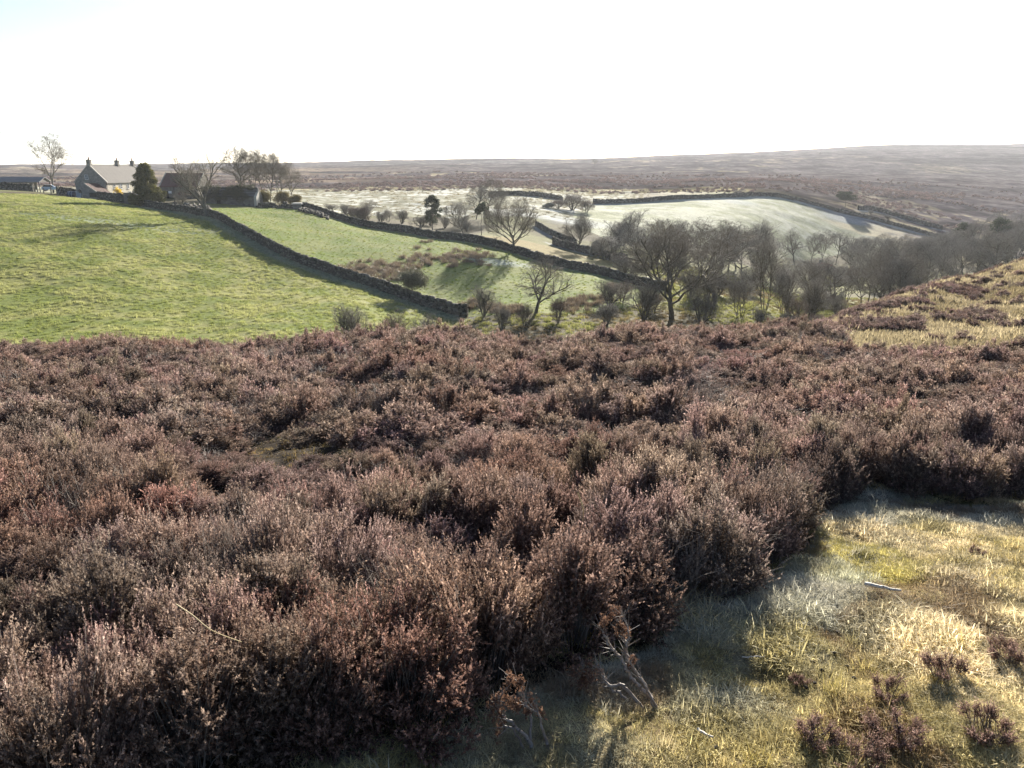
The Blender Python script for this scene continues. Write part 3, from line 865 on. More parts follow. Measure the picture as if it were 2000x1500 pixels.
def leafy_plant(px, Y, base_py, top, width, label, name, cat, clumps, mat, n, size, wood=M_BARK, stem=(.03, .9), group=None, seed=1, limbs=7):
    """trunk with limbs plus clumps given in a unit box (x, y in -.5..5, z 0..1)"""
    rng = np.random.default_rng(seed)
    x, y, z = at(px, Y, 500)
    if base_py is not None: z = min(z, P(px, base_py, Y)[2])
    ht = P(px, top, Y)[2] - z; w = width * Y / FPX
    root = empty(name, (x, y, z - .05)); tag(root, label, cat, group)
    cl = np.array([c[:3] for c in clumps]) * np.array([w, w, ht]); ra = np.array([c[3:6] for c in clumps]) * np.array([w, w, ht])
    V, T, rn = leafcloud(rng, cl, ra, n, size)
    link('crown', make_mesh('crown', V, tris=T, attrs={'rnd': rn}, mats=[mat]), root)
    r0 = stem[0] * ht; zt = stem[1] * ht
    zs = np.linspace(-.3, zt, 8); wob = rng.normal(size=(8, 2)) * .008 * ht; wob[0] = 0
    pts = np.stack([wob[:, 0], wob[:, 1], zs], 1); rr = r0 * (1 - .85 * np.linspace(0, 1, 8))
    A, B, RA, RB = list(pts[:-1]), list(pts[1:]), list(rr[:-1]), list(rr[1:])
    for k in rng.integers(0, len(cl), limbs):
        e = cl[k]; s = np.array([0, 0, max(.1 * ht, min(zt * .95, e[2] - .25 * math.hypot(e[0], e[1])))])
        m = (s + e) / 2 + np.array([0, 0, -.03 * ht])
        A += [s, m]; B += [m, e]; RA += [r0 * .3, r0 * .22]; RB += [r0 * .22, r0 * .08]
    V, Q = tube_mesh(np.array(A), np.array(B), np.array(RA), np.array(RB), 6)
    link('trunk', make_mesh('trunk', V, quads=Q, mats=[wood], smooth=True), root)
    return root
def cone_clumps(rng, n, zmin=.05, rbase=.46, rtop=.06, bulge=.0):
    out = []
    for i in range(n):
        z = zmin + (1 - zmin) * rng.random() ** 1.15
        rr = (rbase + (rtop - rbase) * ((z - zmin) / (1 - zmin)) ** 1.25) * (1 - .35 * max(0, .22 - z) / .22)
        a = rng.random() * 6.283; q = rr * (.55 + .45 * rng.random())
        s = .07 + .05 * rng.random()
        out.append((math.cos(a) * q, math.sin(a) * q, min(z, .94), s, s, s * .8))
    return out
rg = np.random.default_rng(77)
leafy_plant(290, 166, 402, 320, 72, 'dense dark green conifer in front of the barn, golden on its sunny side', 'conifer_tree', 'tree', cone_clumps(rg, 110, rbase=.5, rtop=.05), M_CYPRESS, 26000, .30, stem=(.03, .8), seed=5)
def pine_clumps(rng, spec):
    out = []
    for z, r, k in spec:
        for i in range(k):
            a = rng.random() * 6.283; q = r * (.35 + .65 * rng.random())
            out.append((math.cos(a) * q, math.sin(a) * q, z + rng.uniform(-.05, .05), .16, .16, .075))
    return out
leafy_plant(845, 172, 447, 384, 40, 'dark layered pine standing alone beyond the second wall', 'pine_tree', 'tree', pine_clumps(rg, ((.95, .12, 4), (.85, .3, 6), (.72, .38, 7), (.55, .45, 8), (.4, .4, 5), (.3, .3, 3))), M_PINE, 7000, .26, stem=(.018, .96), seed=6, limbs=18)
leafy_plant(940, 160, 462, 395, 26, 'slim pine with bare straight trunk and tufted top beside the wall-side tree', 'pine_tree', 'tree', pine_clumps(rg, ((.93, .3, 6), (.84, .42, 8), (.74, .4, 6))), M_PINE, 4500, .24, stem=(.014, .95), seed=7, limbs=12)
leafy_plant(1650, 308, 408, 374, 42, 'flat-topped pine beside the far walls casting a frosty shadow', 'pine_tree', 'tree', pine_clumps(rg, ((.9, .3, 8), (.75, .42, 12), (.6, .45, 9))), M_PINE, 6500, .34, stem=(.022, .85), seed=8, limbs=12)
leafy_plant(1880, 232, 505, 435, 46, 'dark rounded pine at the upper edge of the wood', 'pine_tree', 'tree', pine_clumps(rg, ((.93, .25, 6), (.8, .38, 9), (.65, .45, 10), (.48, .4, 8), (.33, .35, 4))), M_PINE, 8000, .34, stem=(.02, .95), seed=9, limbs=14)
leafy_plant(1945, 215, 530, 428, 62, 'dark green pine in front of the pale tree at the right picture edge', 'pine_tree', 'tree', pine_clumps(rg, ((.93, .2, 6), (.8, .35, 9), (.62, .45, 10), (.45, .45, 9), (.28, .4, 7))), M_PINE, 9000, .34, stem=(.02, .95), seed=10, limbs=14)
def ball_clumps(rng, n, flat=.3, lo=.15):
    out = []
    for i in range(n):
        d = rng.normal(size=3); d /= np.linalg.norm(d); q = rng.random() ** .4
        out.append((d[0] * q * .36, d[1] * q * .36, .55 + d[2] * q * .36 - lo * .2, .13 + .06 * rng.random(), .13 + .06 * rng.random(), .12 + .05 * rng.random()))
    return out
leafy_plant(806, 90.5, 584, 524, 78, 'rounded dark evergreen bush on a short stem behind the near wall', 'bush', 'bush', [(a, b, .3 + c * .75, d, e, f) for a, b, c, d, e, f in ball_clumps(rg, 40)], M_SHRUB, 9000, .14, stem=(.045, .7), seed=11, limbs=26)
leafy_plant(1165, 150, 505, 463, 32, 'dark glossy holly bush behind the short wall', 'bush', 'bush', [(a, b, c * .95, d, e, f) for a, b, c, d, e, f in ball_clumps(rg, 30)], M_HOLLY, 5500, .18, stem=(.03, .7), seed=12)
for i, (px, Y, top, w, lab) in enumerate(((519, 178, 362, 40, 'olive gorse bush nearest the ivy-covered building'), (553, 182, 366, 36, 'middle olive gorse bush above the tumbled wall'), (576, 182, 372, 30, 'smallest, right olive gorse bush by the stone hut'))):
    leafy_plant(px, Y, None, top, w, lab, 'gorse_bush', 'bush', [(a, b, c * .9 - .08, d * 1.2, e * 1.2, f * 1.2) for a, b, c, d, e, f in ball_clumps(rg, 26)], M_GORSE, 5500, .2, stem=(.03, .6), seed=20 + i, group='gorse bushes by the farm')
leafy_plant(233, 181, None, 362, 21, 'bright yellow flowering bush in front of the farmhouse', 'flowering_bush', 'bush', [(a, b, c, d, e, f) for a, b, c, d, e, f in ball_clumps(rg, 18)], M_YELLOW, 2600, .16, stem=(.04, .6), seed=24)
leafy_plant(1612, 185, None, 524, 32, 'yellow-green willow bush in front of the cottage', 'bush', 'bush', ball_clumps(rg, 20), M_WILLOW, 2600, .2, stem=(.03, .6), seed=25)
leafy_plant(1662, 196, None, 516, 30, 'russet leaved bush beside the cottage', 'bush', 'bush', ball_clumps(rg, 18), M_RUSSET, 2400, .2, stem=(.03, .6), seed=26)
leafy_plant(1070, 233, None, 396, 26, 'dark evergreen bush left of the thicket on the mound', 'bush', 'bush', ball_clumps(rg, 14), M_HOLLY, 2200, .3, stem=(.03, .6), seed=27)

# ------------------------------------------------------------------ the farm
class MB:
    """collects simple solids and links them as one mesh"""
    def __init__(s): s.V = []; s.F = []
    def add(s, v, f):
        o = len(s.V); s.V += [tuple(p) for p in v]; s.F += [tuple(i + o for i in q) for q in f]; return s
    def box(s, x0, x1, y0, y1, z0, z1):
        v = [(x0, y0, z0), (x1, y0, z0), (x1, y1, z0), (x0, y1, z0), (x0, y0, z1), (x1, y0, z1), (x1, y1, z1), (x0, y1, z1)]
        return s.add(v, [(0, 3, 2, 1), (4, 5, 6, 7), (0, 1, 5, 4), (1, 2, 6, 5), (2, 3, 7, 6), (3, 0, 4, 7)])
    def hull(s, bottom, top):
        n = len(bottom)
        f = [tuple(range(n))[::-1], tuple(range(n, 2 * n))] + [(i, (i + 1) % n, n + (i + 1) % n, n + i) for i in range(n)]
        return s.add(list(bottom) + list(top), f)
    def prism_y(s, prof, y0, y1):
        """profile in x, z extruded along y"""
        return s.hull([(x, y0, z) for x, z in prof], [(x, y1, z) for x, z in prof])
    def prism_x(s, prof, x0, x1):
        return s.hull([(x0, y, z) for y, z in prof], [(x1, y, z) for y, z in prof])
    def tube(s, a, b, r0, r1, k=8):
        a = Vector(a); b = Vector(b); d = (b - a).normalized(); u = d.orthogonal().normalized(); w = d.cross(u)
        c = [(math.cos(i * 2 * math.pi / k), math.sin(i * 2 * math.pi / k)) for i in range(k)]
        return s.hull([a + (u * p + w * q) * r0 for p, q in c], [b + (u * p + w * q) * r1 for p, q in c])
    def build(s, name, mat, parent=None, smooth=False):
        me = bpy.data.meshes.new(name); me.from_pydata(s.V, [], s.F); me.materials.append(mat)
        import bmesh
        bm = bmesh.new(); bm.from_mesh(me); bmesh.ops.recalc_face_normals(bm, faces=bm.faces); bm.to_mesh(me); bm.free()
        if smooth:
            for p in me.polygons: p.use_smooth = True
        me.update(); return link(name, me, parent)

def masonry(name, a, b, mortar, sx=1.0):
    g = NT(name)
    br = g.n('ShaderNodeTexBrick'); br.offset = .5
    mp = g.n('ShaderNodeMapping'); mp.inputs['Rotation'].default_value = (rad(90), 0, 0)
    tc = g.obj()
    sep = g.n('ShaderNodeSeparateXYZ'); g.l(tc, sep.inputs[0])
    cmb = g.n('ShaderNodeCombineXYZ'); g.l(g.math('ADD', sep.outputs[0], sep.outputs[1]), cmb.inputs[0]); g.l(sep.outputs[2], cmb.inputs[1])
    nz = g.noise(1.7, 4, .6, tc)
    g.l(cmb.outputs[0], br.inputs['Vector'])
    br.inputs['Color1'].default_value = (*a, 1); br.inputs['Color2'].default_value = (*b, 1); br.inputs['Mortar'].default_value = (*mortar, 1)
    br.inputs['Scale'].default_value = 1.0; br.inputs['Brick Width'].default_value = .55; br.inputs['Row Height'].default_value = .26; br.inputs['Mortar Size'].default_value = .018
    c = g.mix(1.0, br.outputs[0], g.ramp(nz, [(.25, .65), (.75, 1.25)]), 'MULTIPLY')
    return g.surf(c, .95, g.bump(br.outputs['Fac'], -.4, .03), spec=.1)
M_MAS = masonry('house_stone', (.22, .205, .18), (.30, .28, .24), (.26, .24, .21))
M_MASDARK = masonry('barn_stone', (.15, .135, .115), (.22, .20, .17), (.17, .155, .13))
M_CREAM = masonry('limewashed_stone', (.55, .50, .40), (.62, .57, .46), (.5, .46, .38))
def tiles(name, a, b, period=.30, axis=0):
    g = NT(name)
    tc = g.obj(); sep = g.n('ShaderNodeSeparateXYZ'); g.l(tc, sep.inputs[0])
    w = g.math('SINE', g.math('MULTIPLY', sep.outputs[axis], 6.283 / period))
    rows = g.math('SINE', g.math('MULTIPLY', sep.outputs[2], 6.283 / .24))
    n = g.noise(.9, 5, .65, tc)
    c = g.mix(n, a, b)
    c = g.mix(1.0, c, g.ramp(g.math('ADD', g.math('MULTIPLY', w, .35), .5), [(0, .62), (1, 1.2)]), 'MULTIPLY')
    return g.surf(c, .85, g.bump(g.math('ADD', w, g.math('MULTIPLY', rows, .4)), .6, .05), spec=.2)
M_GREYTILE = tiles('grey_pantiles', (.10, .092, .085), (.17, .155, .135), .62, 1)
M_REDTILE = tiles('dark_red_pantiles', (.135, .072, .062), (.215, .118, .098), .3, 0)
M_REDTILE_Y = tiles('red_pantiles', (.06, .036, .032), (.12, .065, .055), .3, 1)
M_TIN = tiles('grey_sheet_roof', (.17, .18, .19), (.26, .27, .28), .5, 1)
def plain(name, a, b=None, rough=.8, spec=.2, scale=3.0, metal=0):
    g = NT(name); b = b or tuple(v * .75 for v in a)
    return g.surf(g.mix(g.noise(scale, 4, .6, g.obj()), a, b), rough, None, spec=spec, metal=metal)
M_WHITE = plain('white_paint', (.75, .75, .72), (.62, .62, .6), .6)
M_GLASS = plain('dark_window_glass', (.035, .042, .05), (.02, .025, .03), .12, .5)
M_COPING = plain('pale_coping_stone', (.42, .39, .33), (.33, .31, .26))
M_DARKWOOD = plain('dark_timber', (.055, .045, .036), (.035, .03, .025))
M_GREYWOOD = plain('weathered_timber', (.26, .24, .20), (.17, .155, .13))
M_POT = plain('clay_pot', (.30, .16, .11), (.22, .11, .08))
M_BLUECAR = plain('pale_blue_car_paint', (.32, .45, .60), (.30, .43, .58), .25, .5)
M_TYRE = plain('tyre_rubber', (.02, .02, .02), (.03, .03, .03))
M_METAL = plain('galvanised_metal', (.42, .44, .46), (.33, .35, .37), .4, .5, metal=.6)
M_WRAP = plain('dark_blue_wrap', (.03, .045, .075), (.02, .03, .05), .3, .5)
M_CRATE = plain('pale_grey_plastic', (.42, .46, .50), (.36, .40, .43), .5)
def window(parent, axis, c0, c1, z0, z1, face, proud=.06, bars=1, name='window'):
    """axis 'x': opening spans x from c0 to c1 on a wall facing -y at y=face; axis 'y': spans y on a wall facing +x at x=face"""
    f = .09
    def bx(m, a, b, lo, hi, d0, d1):
        if axis == 'x': m.box(a, b, face - d1, face - d0, lo, hi)
        else: m.box(face + d0, face + d1, a, b, lo, hi)
    m = MB()
    bx(m, c0, c1, z0, z0 + f, -.05, proud); bx(m, c0, c1, z1 - f, z1, -.05, proud)
    bx(m, c0, c0 + f, z0 + f, z1 - f, -.05, proud); bx(m, c1 - f, c1, z0 + f, z1 - f, -.05, proud)
    for i in range(bars):
        c = c0 + (c1 - c0) * (i + 1) / (bars + 1); bx(m, c - .03, c + .03, z0 + f, z1 - f, -.02, proud - .015)
    zc = (z0 + z1) / 2; bx(m, c0 + f, c1 - f, zc - .035, zc + .035, -.02, proud - .01)
    w = m.build(name, M_WHITE, parent)
    m = MB(); bx(m, c0 + f * .9, c1 - f * .9, z0 + f * .9, z1 - f * .9, -.03, .012); m.build('pane', M_GLASS, w)
    m = MB(); bx(m, c0 - .1, c1 + .1, z0 - .13, z0 - .003, -.03, proud + .07); m.build('sill', M_COPING, w)
    return w

# farmhouse: gable towards the camera, long front to the right
fx, fy, fz = at(181, 184)
fz = P(181, 391, 184)[2]
RH = P(176, 321.5, 184)[2] - fz; EH = P(207, 354.5, 184)[2] - fz
HW = 3.55; HL = 20.5
root = tag(empty('farmhouse', (fx, fy, fz - .15), rad(-2)), 'stone farmhouse with grey pantile roof, three chimneys and cream front', 'house')
m = MB(); m.prism_y([(-HW, -.6), (HW, -.6), (HW, EH), (0, RH), (-HW, EH)], 0, .5); m.prism_y([(-HW, -.6), (HW, -.6), (HW, EH), (0, RH), (-HW, EH)], HL - .5, HL); m.box(-HW, -HW + .5, .5, HL - .5, -.6, EH)
m.build('gable_wall', M_MAS, root)
m = MB(); m.box(HW - .52, HW + .004, .5, HL - .5, -.6, EH - .05); m.build('front_wall', M_CREAM, root)
sl_ = (RH - EH) / HW
m = MB()
for s in (-1, 1):
    e = HW + .28
    m.prism_y([(0, RH + .02), (0, RH + .18), (s * e, RH + .18 - e * sl_), (s * e, RH + .02 - e * sl_)], .28, HL - .28)
rf = m.build('roof', M_GREYTILE, root)
m = MB(); m.tube((0, .28, RH + .17), (0, HL - .28, RH + .17), .13, .13, 8); m.build('ridge_tiles', M_COPING, rf)
for y in (0, HL - .3):
    for s in (-1, 1):
        e = HW + .3
        m = MB(); m.prism_y([(0, RH + .05), (0, RH + .36), (s * e, RH + .36 - e * sl_), (s * e, RH + .05 - e * sl_)], y - .06, y + .3); m.build('gable_coping', M_COPING, rf)
for y, pots in ((.45, 1), (12.6, 1), (HL - .5, 1)):
    m = MB(); m.box(-.42, .42, y - .42, y + .42, RH - .5, RH + 1.25); m.box(-.5, .5, y - .5, y + .5, RH + 1.0, RH + 1.12); c = m.build('chimney', M_MAS, root)
    m = MB(); m.tube((0, y, RH + 1.24), (0, y, RH + 1.9), .17, .13, 10); m.build('chimney_pot', M_POT, c)
window(root, 'x', -1.1, -.35, 4.7, 5.75, 0)
for y in (3.0, 6.0, 9.2, 12.6, 16.0): window(root, 'y', y, y + 1.0, EH - 1.55, EH - .45, HW + .004)
for y in (6.0, 9.6, 13.4): window(root, 'y', y, y + 1.1, .75, 1.95, HW + .004)
m = MB(); m.box(HW - .03, HW + .045, 11.4, 12.3, -.1, 2.0); d = m.build('door', M_DARKWOOD, root)
m = MB(); m.tube((HW + .1, 14.3, -.2), (HW + .1, 14.3, EH - .1), .06, .06, 6); m.build('drainpipe', M_DARKWOOD, root)

# outhouse with a single red roof slope against the gable
ox, oy, _ = at(183, 178); oz = P(183, 392, 178)[2]
root = tag(empty('outhouse', (ox, oy, oz - .15)), 'small stone outhouse with sloping dark red pantile roof in front of the gable', 'shed')
m = MB(); m.prism_y([(-1.3, -.5), (1.35, -.5), (1.35, 1.55), (-1.3, 3.55)], 0, 5.2); m.build('wall', M_MAS, root)
m = MB(); m.prism_y([(-1.5, 3.72), (-1.5, 3.86), (2.3, 1.0), (2.3, .86)], -.2, 5.4); r_ = m.build('roof', M_REDTILE_Y, root)
m = MB(); m.prism_y([(-1.55, 3.74), (-1.55, 4.0), (1.2, 1.96), (1.2, 1.7)], -.32, -.19); m.build('coping', M_COPING, r_)
m = MB(); m.box(-.75, .75, -.06, .02, .95, 1.85); w = m.build('window_opening', M_DARKWOOD, root)
# small square stone shed at the wall corner
ox, oy, _ = at(253, 168); oz = P(253, 402, 168)[2]
root = tag(empty('stone_shed', (ox, oy, oz - .1)), 'little dark stone shed at the corner left of the conifer', 'shed')
m = MB(); m.prism_x([(0, -.4), (2.4, -.4), (2.4, 1.9), (0, 2.6)], -1.0, 1.0); m.build('wall', M_MASDARK, root)
m = MB(); m.prism_x([(-.15, 2.66), (-.15, 2.76), (2.55, 1.97), (2.55, 1.87)], -1.15, 1.2); m.build('roof', M_GREYTILE, root)
m = MB(); m.box(.998, 1.03, .5, 1.3, -.1, 1.7); m.build('door', M_DARKWOOD, root)

# barn with dark red roof
bx_, by_, _ = at(352, 194); bz = P(352, 389, 194)[2]
bw = 37 * 194 / FPX
RHb = P(352, 338, 198)[2] - bz; EHb = P(352, 362.5, 194)[2] - bz
root = tag(empty('barn', (bx_, by_, bz - .15), rad(-3)), 'stone barn with long dark red pantile roof right of the conifer', 'barn')
BD = 7.6
m = MB(); m.prism_x([(0, -.6), (BD, -.6), (BD, EHb), (BD / 2, RHb), (0, EHb)], -bw, bw); m.build('wall', M_MASDARK, root)
sb = (RHb - EHb) / (BD / 2)
m = MB()
m.prism_x([(BD / 2, RHb + .02), (BD / 2, RHb + .17), (-.3, RHb + .17 - (BD / 2 + .3) * sb), (-.3, RHb + .02 - (BD / 2 + .3) * sb)], -bw + .02, bw - .02)
m.prism_x([(BD / 2, RHb + .02), (BD / 2, RHb + .17), (BD + .3, RHb + .17 - (BD / 2 + .3) * sb), (BD + .3, RHb + .02 - (BD / 2 + .3) * sb)], -bw + .02, bw - .02)
r_ = m.build('roof', M_REDTILE, root)
for x in (-bw - .12, bw - .1):
    m = MB(); m.prism_x([(-.35, EHb - .3), (BD / 2, RHb), (BD / 2, RHb + .34), (-.35, EHb + .04)], x, x + .22); m.build('gable_coping', M_COPING, r_)
m = MB(); m.box(-bw + .9, -bw + 1.9, -.05, .02, -.2, 2.05); m.build('door', M_DARKWOOD, root)
m = MB(); m.box(-bw + 1.95, -bw + 2.7, -.06, .02, 1.5, 2.05); m.build('white_sign', M_WHITE, root)
m = MB(); m.tube((-bw + 3.4, -.1, -.2), (-bw + 3.4, -.1, EHb - .1), .06, .06, 6); m.build('drainpipe', M_DARKWOOD, root)
m = MB(); m.prism_x([(-1.9, -.5), (-.01, -.5), (-.01, 2.0), (-1.9, 1.2)], bw - 4.2, bw - 1.0); a = m.build('annex', M_MASDARK, root)
m = MB(); m.prism_x([(-2.1, 1.2), (-2.1, 1.3), (-.012, 2.2), (-.012, 2.08)], bw - 4.35, bw - .85); m.build('annex_roof', M_REDTILE, a)

# long low building swallowed by ivy
ix, iy, _ = at(447, 173); iz = P(447, 405, 173)[2]
root = tag(empty('ivy_covered_building', (ix, iy, iz - .1), rad(-4)), 'long low stone building smothered in dark ivy with a pale gable end', 'barn')
iw = 53 * 173 / FPX
m = MB(); m.prism_x([(0, -.5), (4.2, -.5), (4.2, 2.3), (2.1, 4.1), (0, 2.3)], -iw, iw); m.build('wall', M_MASDARK, root)
m = MB(); m.prism_x([(-.15, 2.2), (-.15, 2.35), (2.1, 4.3), (2.1, 4.14)], -iw - .1, iw - .25); m.prism_x([(4.35, 2.2), (4.35, 2.35), (2.1, 4.3), (2.1, 4.14)], -iw - .1, iw - .25); m.build('roof', M_GREYTILE, root)
m = MB(); m.prism_x([(-.2, -.4), (1.6, -.4), (1.6, 3.6), (-.2, 2.3)], iw - .3, iw + .25); m.build('gable_end', M_COPING, root)
rg = np.random.default_rng(9)
cl = [(rg.uniform(-iw, iw - 1.2), rg.uniform(-.5, 2.0), 0) for _ in range(60)]
cl = [(x, y, min(4.3, 1.2 + 2.4 * rg.random() + .9 * max(y, 0))) for x, y, _ in cl]
V, T, rn = leafcloud(rg, cl, [(.85, .6, .65)] * 60, 22000, .2, .5, -.2)
link('ivy', make_mesh('ivy', V, tris=T, attrs={'rnd': rn}, mats=[M_IVY]), root)
m = MB(); m.box(-iw + 3.4, -iw + 4.2, -.05, .02, .9, 1.6); m.build('window_opening', M_DARKWOOD, root)

# open shed at the left edge
sx, sy, sz = at(28, 212); sz = P(28, 374, 212)[2]
root = tag(empty('open_shed', (sx, sy, sz), rad(6)), 'low open-sided farm shed with grey sheet roof at the left edge', 'shed')
sw = 46 * 212 / FPX
for x in (-sw, -sw / 3, sw / 3, sw):
    for y in (0, 6):
        m = MB(); m.box(x - .1, x + .1, y - .1, y + .1, -.5, 2.4); m.build('post', M_DARKWOOD, root)
m = MB(); m.prism_x([(-.5, 2.3), (3, 3.55), (6.5, 2.3), (6.5, 2.42), (3, 3.67), (-.5, 2.42)], -sw - .3, sw + .3); m.build('roof', M_TIN, root)
m = MB(); m.prism_x([(0, 2.3), (6, 2.3), (3, 3.4)], sw - .08, sw - .02); m.build('truss', M_DARKWOOD, root)
m = MB(); m.box(-sw, sw / 2, 5.8, 5.95, -.4, 2.3); m.build('back_wall', M_GREYWOOD, root)

# parked car, mostly behind the garden wall
cx, cyy, cz = at(102, 196); cz = P(102, 374, 196)[2]
root = tag(empty('parked_car', (cx, cyy, cz + .12), rad(20)), 'pale blue car parked under the large bare farm tree', 'car')
prof = [(-2.0, .35), (2.0, .35), (2.02, .75), (1.35, .92), (.55, 1.0), (-1.8, 1.02), (-2.03, .8)]
m = MB(); m.hull([(x, -.82, z) for x, z in prof], [(x, .82, z) for x, z in prof]); m.build('body', M_BLUECAR, root)
prof = [(-1.75, 1.0), (.75, .98), (.1, 1.42), (-1.35, 1.44)]
m = MB(); m.hull([(x, -.7, z) for x, z in prof], [(x, .7, z) for x, z in prof]); cab = m.build('cabin_glass', M_GLASS, root)
m = MB(); m.box(-1.3, .08, -.66, .66, 1.425, 1.48); m.build('roof', M_WHITE, root)
for x in (-1.25, 1.3):
    for y in (-.8, .64):
        m = MB(); m.tube((x, y, .33), (x, y + .17, .33), .33, .33, 14); w = m.build('wheel', M_TYRE, root)
        m = MB(); m.tube((x, y - .01, .33), (x, y + .18, .33), .18, .18, 10); m.build('rim', M_METAL, w)
for y in (-.6, .6):
    m = MB(); m.box(1.96, 2.03, y - .16, y + .16, .62, .74); m.build('headlight', M_WHITE, root)

# wrapped bale and feed bins by the house
b_x, b_y, _ = at(141, 178); b_z = P(141, 387, 178)[2]
root = tag(empty('wrapped_bale', (b_x, b_y, b_z + .02)), 'dark blue wrapped round bale left of the farmhouse gable', 'bale')
m = MB(); m.tube((-.75, 0, .72), (.75, 0, .72), .74, .74, 20); m.tube((-.8, 0, .72), (-.75, 0, .72), .6, .74, 20); m.tube((.75, 0, .72), (.8, 0, .72), .74, .6, 20); m.build('wrap', M_WRAP, root, True)
m = MB(); m.tube((-.3, 0, .72), (-.22, 0, .72), .752, .752, 20); m.tube((.2, 0, .72), (.28, 0, .72), .752, .752, 20); m.build('film_band', M_CRATE, root)
for i, (px, h, lab) in enumerate(((150, 1.5, 'taller pale grey feed bin beside the dark bale'), (157, 1.1, 'lower pale grey feed bin beside the house gable'))):
    x, y, _ = at(px, 178.5); zz = P(px, 387.5, 178.5)[2]
    root = tag(empty('feed_bin', (x, y, zz)), lab, 'bin')
    m = MB(); m.hull([(-.34, -.34, 0), (.34, -.34, 0), (.34, .34, 0), (-.34, .34, 0)], [(-.4, -.4, h), (.4, -.4, h), (.4, .4, h), (-.4, .4, h)]); m.build('body', M_CRATE, root)
    m = MB(); m.box(-.44, .44, -.44, .44, h + .003, h + .07); m.build('lid', M_METAL, root)

# fence posts along the top of the pasture
for i, (px, py, Y, h, lean, lab) in enumerate(((65, 378, 182, 1.2, 0, 'upright'), (69, 378, 182, 1.1, .05, 'upright'), (74, 379, 181, 1.15, -.05, 'upright'), (79, 380, 181, 1.2, .06, 'upright'),
                                          (100, 383, 179, 1.3, -.12, 'slightly tilted'), (113, 384, 178, 1.1, -.5, 'strongly leaning'), (86, 381, 180, .9, .02, 'upright'))):
    x, y, z = at(px, Y)
    h = 1.25 * h
    m = MB(); m.hull([(-.09, -.09, -.3), (.09, -.09, -.3), (.09, .09, -.3), (-.09, .09, -.3)], [(-.08, -.08, h), (.08, -.08, h + .05), (.08, .08, h), (-.08, .08, h - .04)])
    o = m.build('fence_post', M_GREYWOOD); o.location = (x, y, z); o.rotation_euler = (0, lean, i * .7)
    tag(o, {'upright': 'weathered upright fence post in the row by the open shed', 'slightly tilted': 'slightly tilted fence post in front of the parked car', 'strongly leaning': 'strongly leaning fence post right of the parked car'}[lab], 'post', 'fence posts at the top of the pasture')
# farmyard walls and tumbled stones
drystone_wall(smooth_line(XY((-60, 376, 186), (0, 376, 187), (40, 377, 187), (68, 377, 186))), 'rough stone wall in front of the open shed at the left edge', 1.4, seed=21, group='farmyard walls')
drystone_wall(smooth_line(XY((112, 383, 186), (130, 384, 186), (160, 386, 184))), 'stone wall behind the dark bale', 1.5, seed=26, group='farmyard walls')
drystone_wall(smooth_line(XY((192, 394, 176), (220, 397, 173), (245, 401, 169))), 'garden wall in front of the outhouse', 1.5, seed=22, group='farmyard walls')
drystone_wall(smooth_line(XY((252, 402, 167.5), (270, 403, 165.5), (284, 404, 164))), 'short wall under the conifer joining the shed', 1.4, seed=23, group='farmyard walls')
drystone_wall(smooth_line(XY((500, 407, 171), (540, 407, 173), (575, 408, 172), (600, 409, 170))), 'tumbledown wall with gaps between the gorse bushes and the green field', 1.1, .7, .2, .42, seed=24, gap=lambda s: .35 + .75 * vnoise(s / 1.6, 0 * s, 3), group='farmyard walls')
def rubble(name, label, spots, seed, size=.35):
    rng = np.random.default_rng(seed); n = len(spots); sp = np.array(spots)
    hh = size * (.35 + .9 * rng.random((n, 3))) * .5; a = rng.random(n) * 6.28
    z = H(sp[:, 0], sp[:, 1]) + hh[:, 2] * .6 + rng.random(n) * .25 * (sp[:, 2] if sp.shape[1] > 2 else 0)
    V, Q = boxes(np.stack([sp[:, 0], sp[:, 1], z], 1), np.stack([np.cos(a), np.sin(a)], 1), hh, .45, rng, rng.normal(size=n) * .4)
    return tag(link(name, make_mesh(name, V, quads=Q, attrs={'rnd': np.repeat(.35 + .65 * rng.random(n), 8)}, mats=[M_STONE])), label, 'rubble', None, 'stuff')
rr = random.Random(4)
sp = []
for _ in range(420):
    t = rr.random(); px = 338 + 72 * t; Y = 157 - 9 * t + abs(rr.gauss(0, 4.5)); x = P(px, 405, Y)[0]; sp.append((x, Y, 2.2 * rr.random()))
rubble('rubble', 'pale tumbled stones heaped behind the near wall between stump and sparse tree', sp, 5, .55)
sp = []
for _ in range(160):
    px = rr.uniform(585, 640); Y = rr.uniform(164, 170) - (px - 585) * .1; sp.append((P(px, 410, Y)[0], Y, .8))
rubble('rubble', 'scattered fallen stones below the stone hut at the wall top', sp, 6, .5)
ux, uy, uz = at(582, 171)
root = tag(empty('stone_hut', (ux, uy, uz)), 'tiny stone hut with pale slab roof at the top of the second wall', 'hut')
m = MB(); m.box(-.9, .9, -.7, .7, -.3, 1.0); m.build('wall', M_MASDARK, root)
m = MB(); m.hull([(-1.1, -.9, 1.003), (1.1, -.9, 1.003), (1.1, .9, 1.003), (-1.1, .9, 1.003)], [(-1.0, -.8, 1.25), (1.0, -.8, 1.25), (1.0, .8, 1.35), (-1.0, .8, 1.35)]); m.build('slab_roof', M_COPING, root)
ux, uy, uz = at(543, 196)
root = tag(empty('wooden_pole', (ux, uy, uz)), 'pale wooden utility pole among the bare trees behind the gorse', 'pole')
m = MB(); m.tube((0, 0, -.4), (0, 0, 5.4), .14, .1, 8); m.build('shaft', M_GREYWOOD, root)
m = MB(); m.box(-.9, .9, -.06, .06, 5.0, 5.14); a = m.build('crossarm', M_GREYWOOD, root)
for x in (-.75, 0, .75):
    m = MB(); m.tube((x, 0, 5.143), (x, 0, 5.4), .07, .05, 8); m.build('insulator', M_CRATE, a)

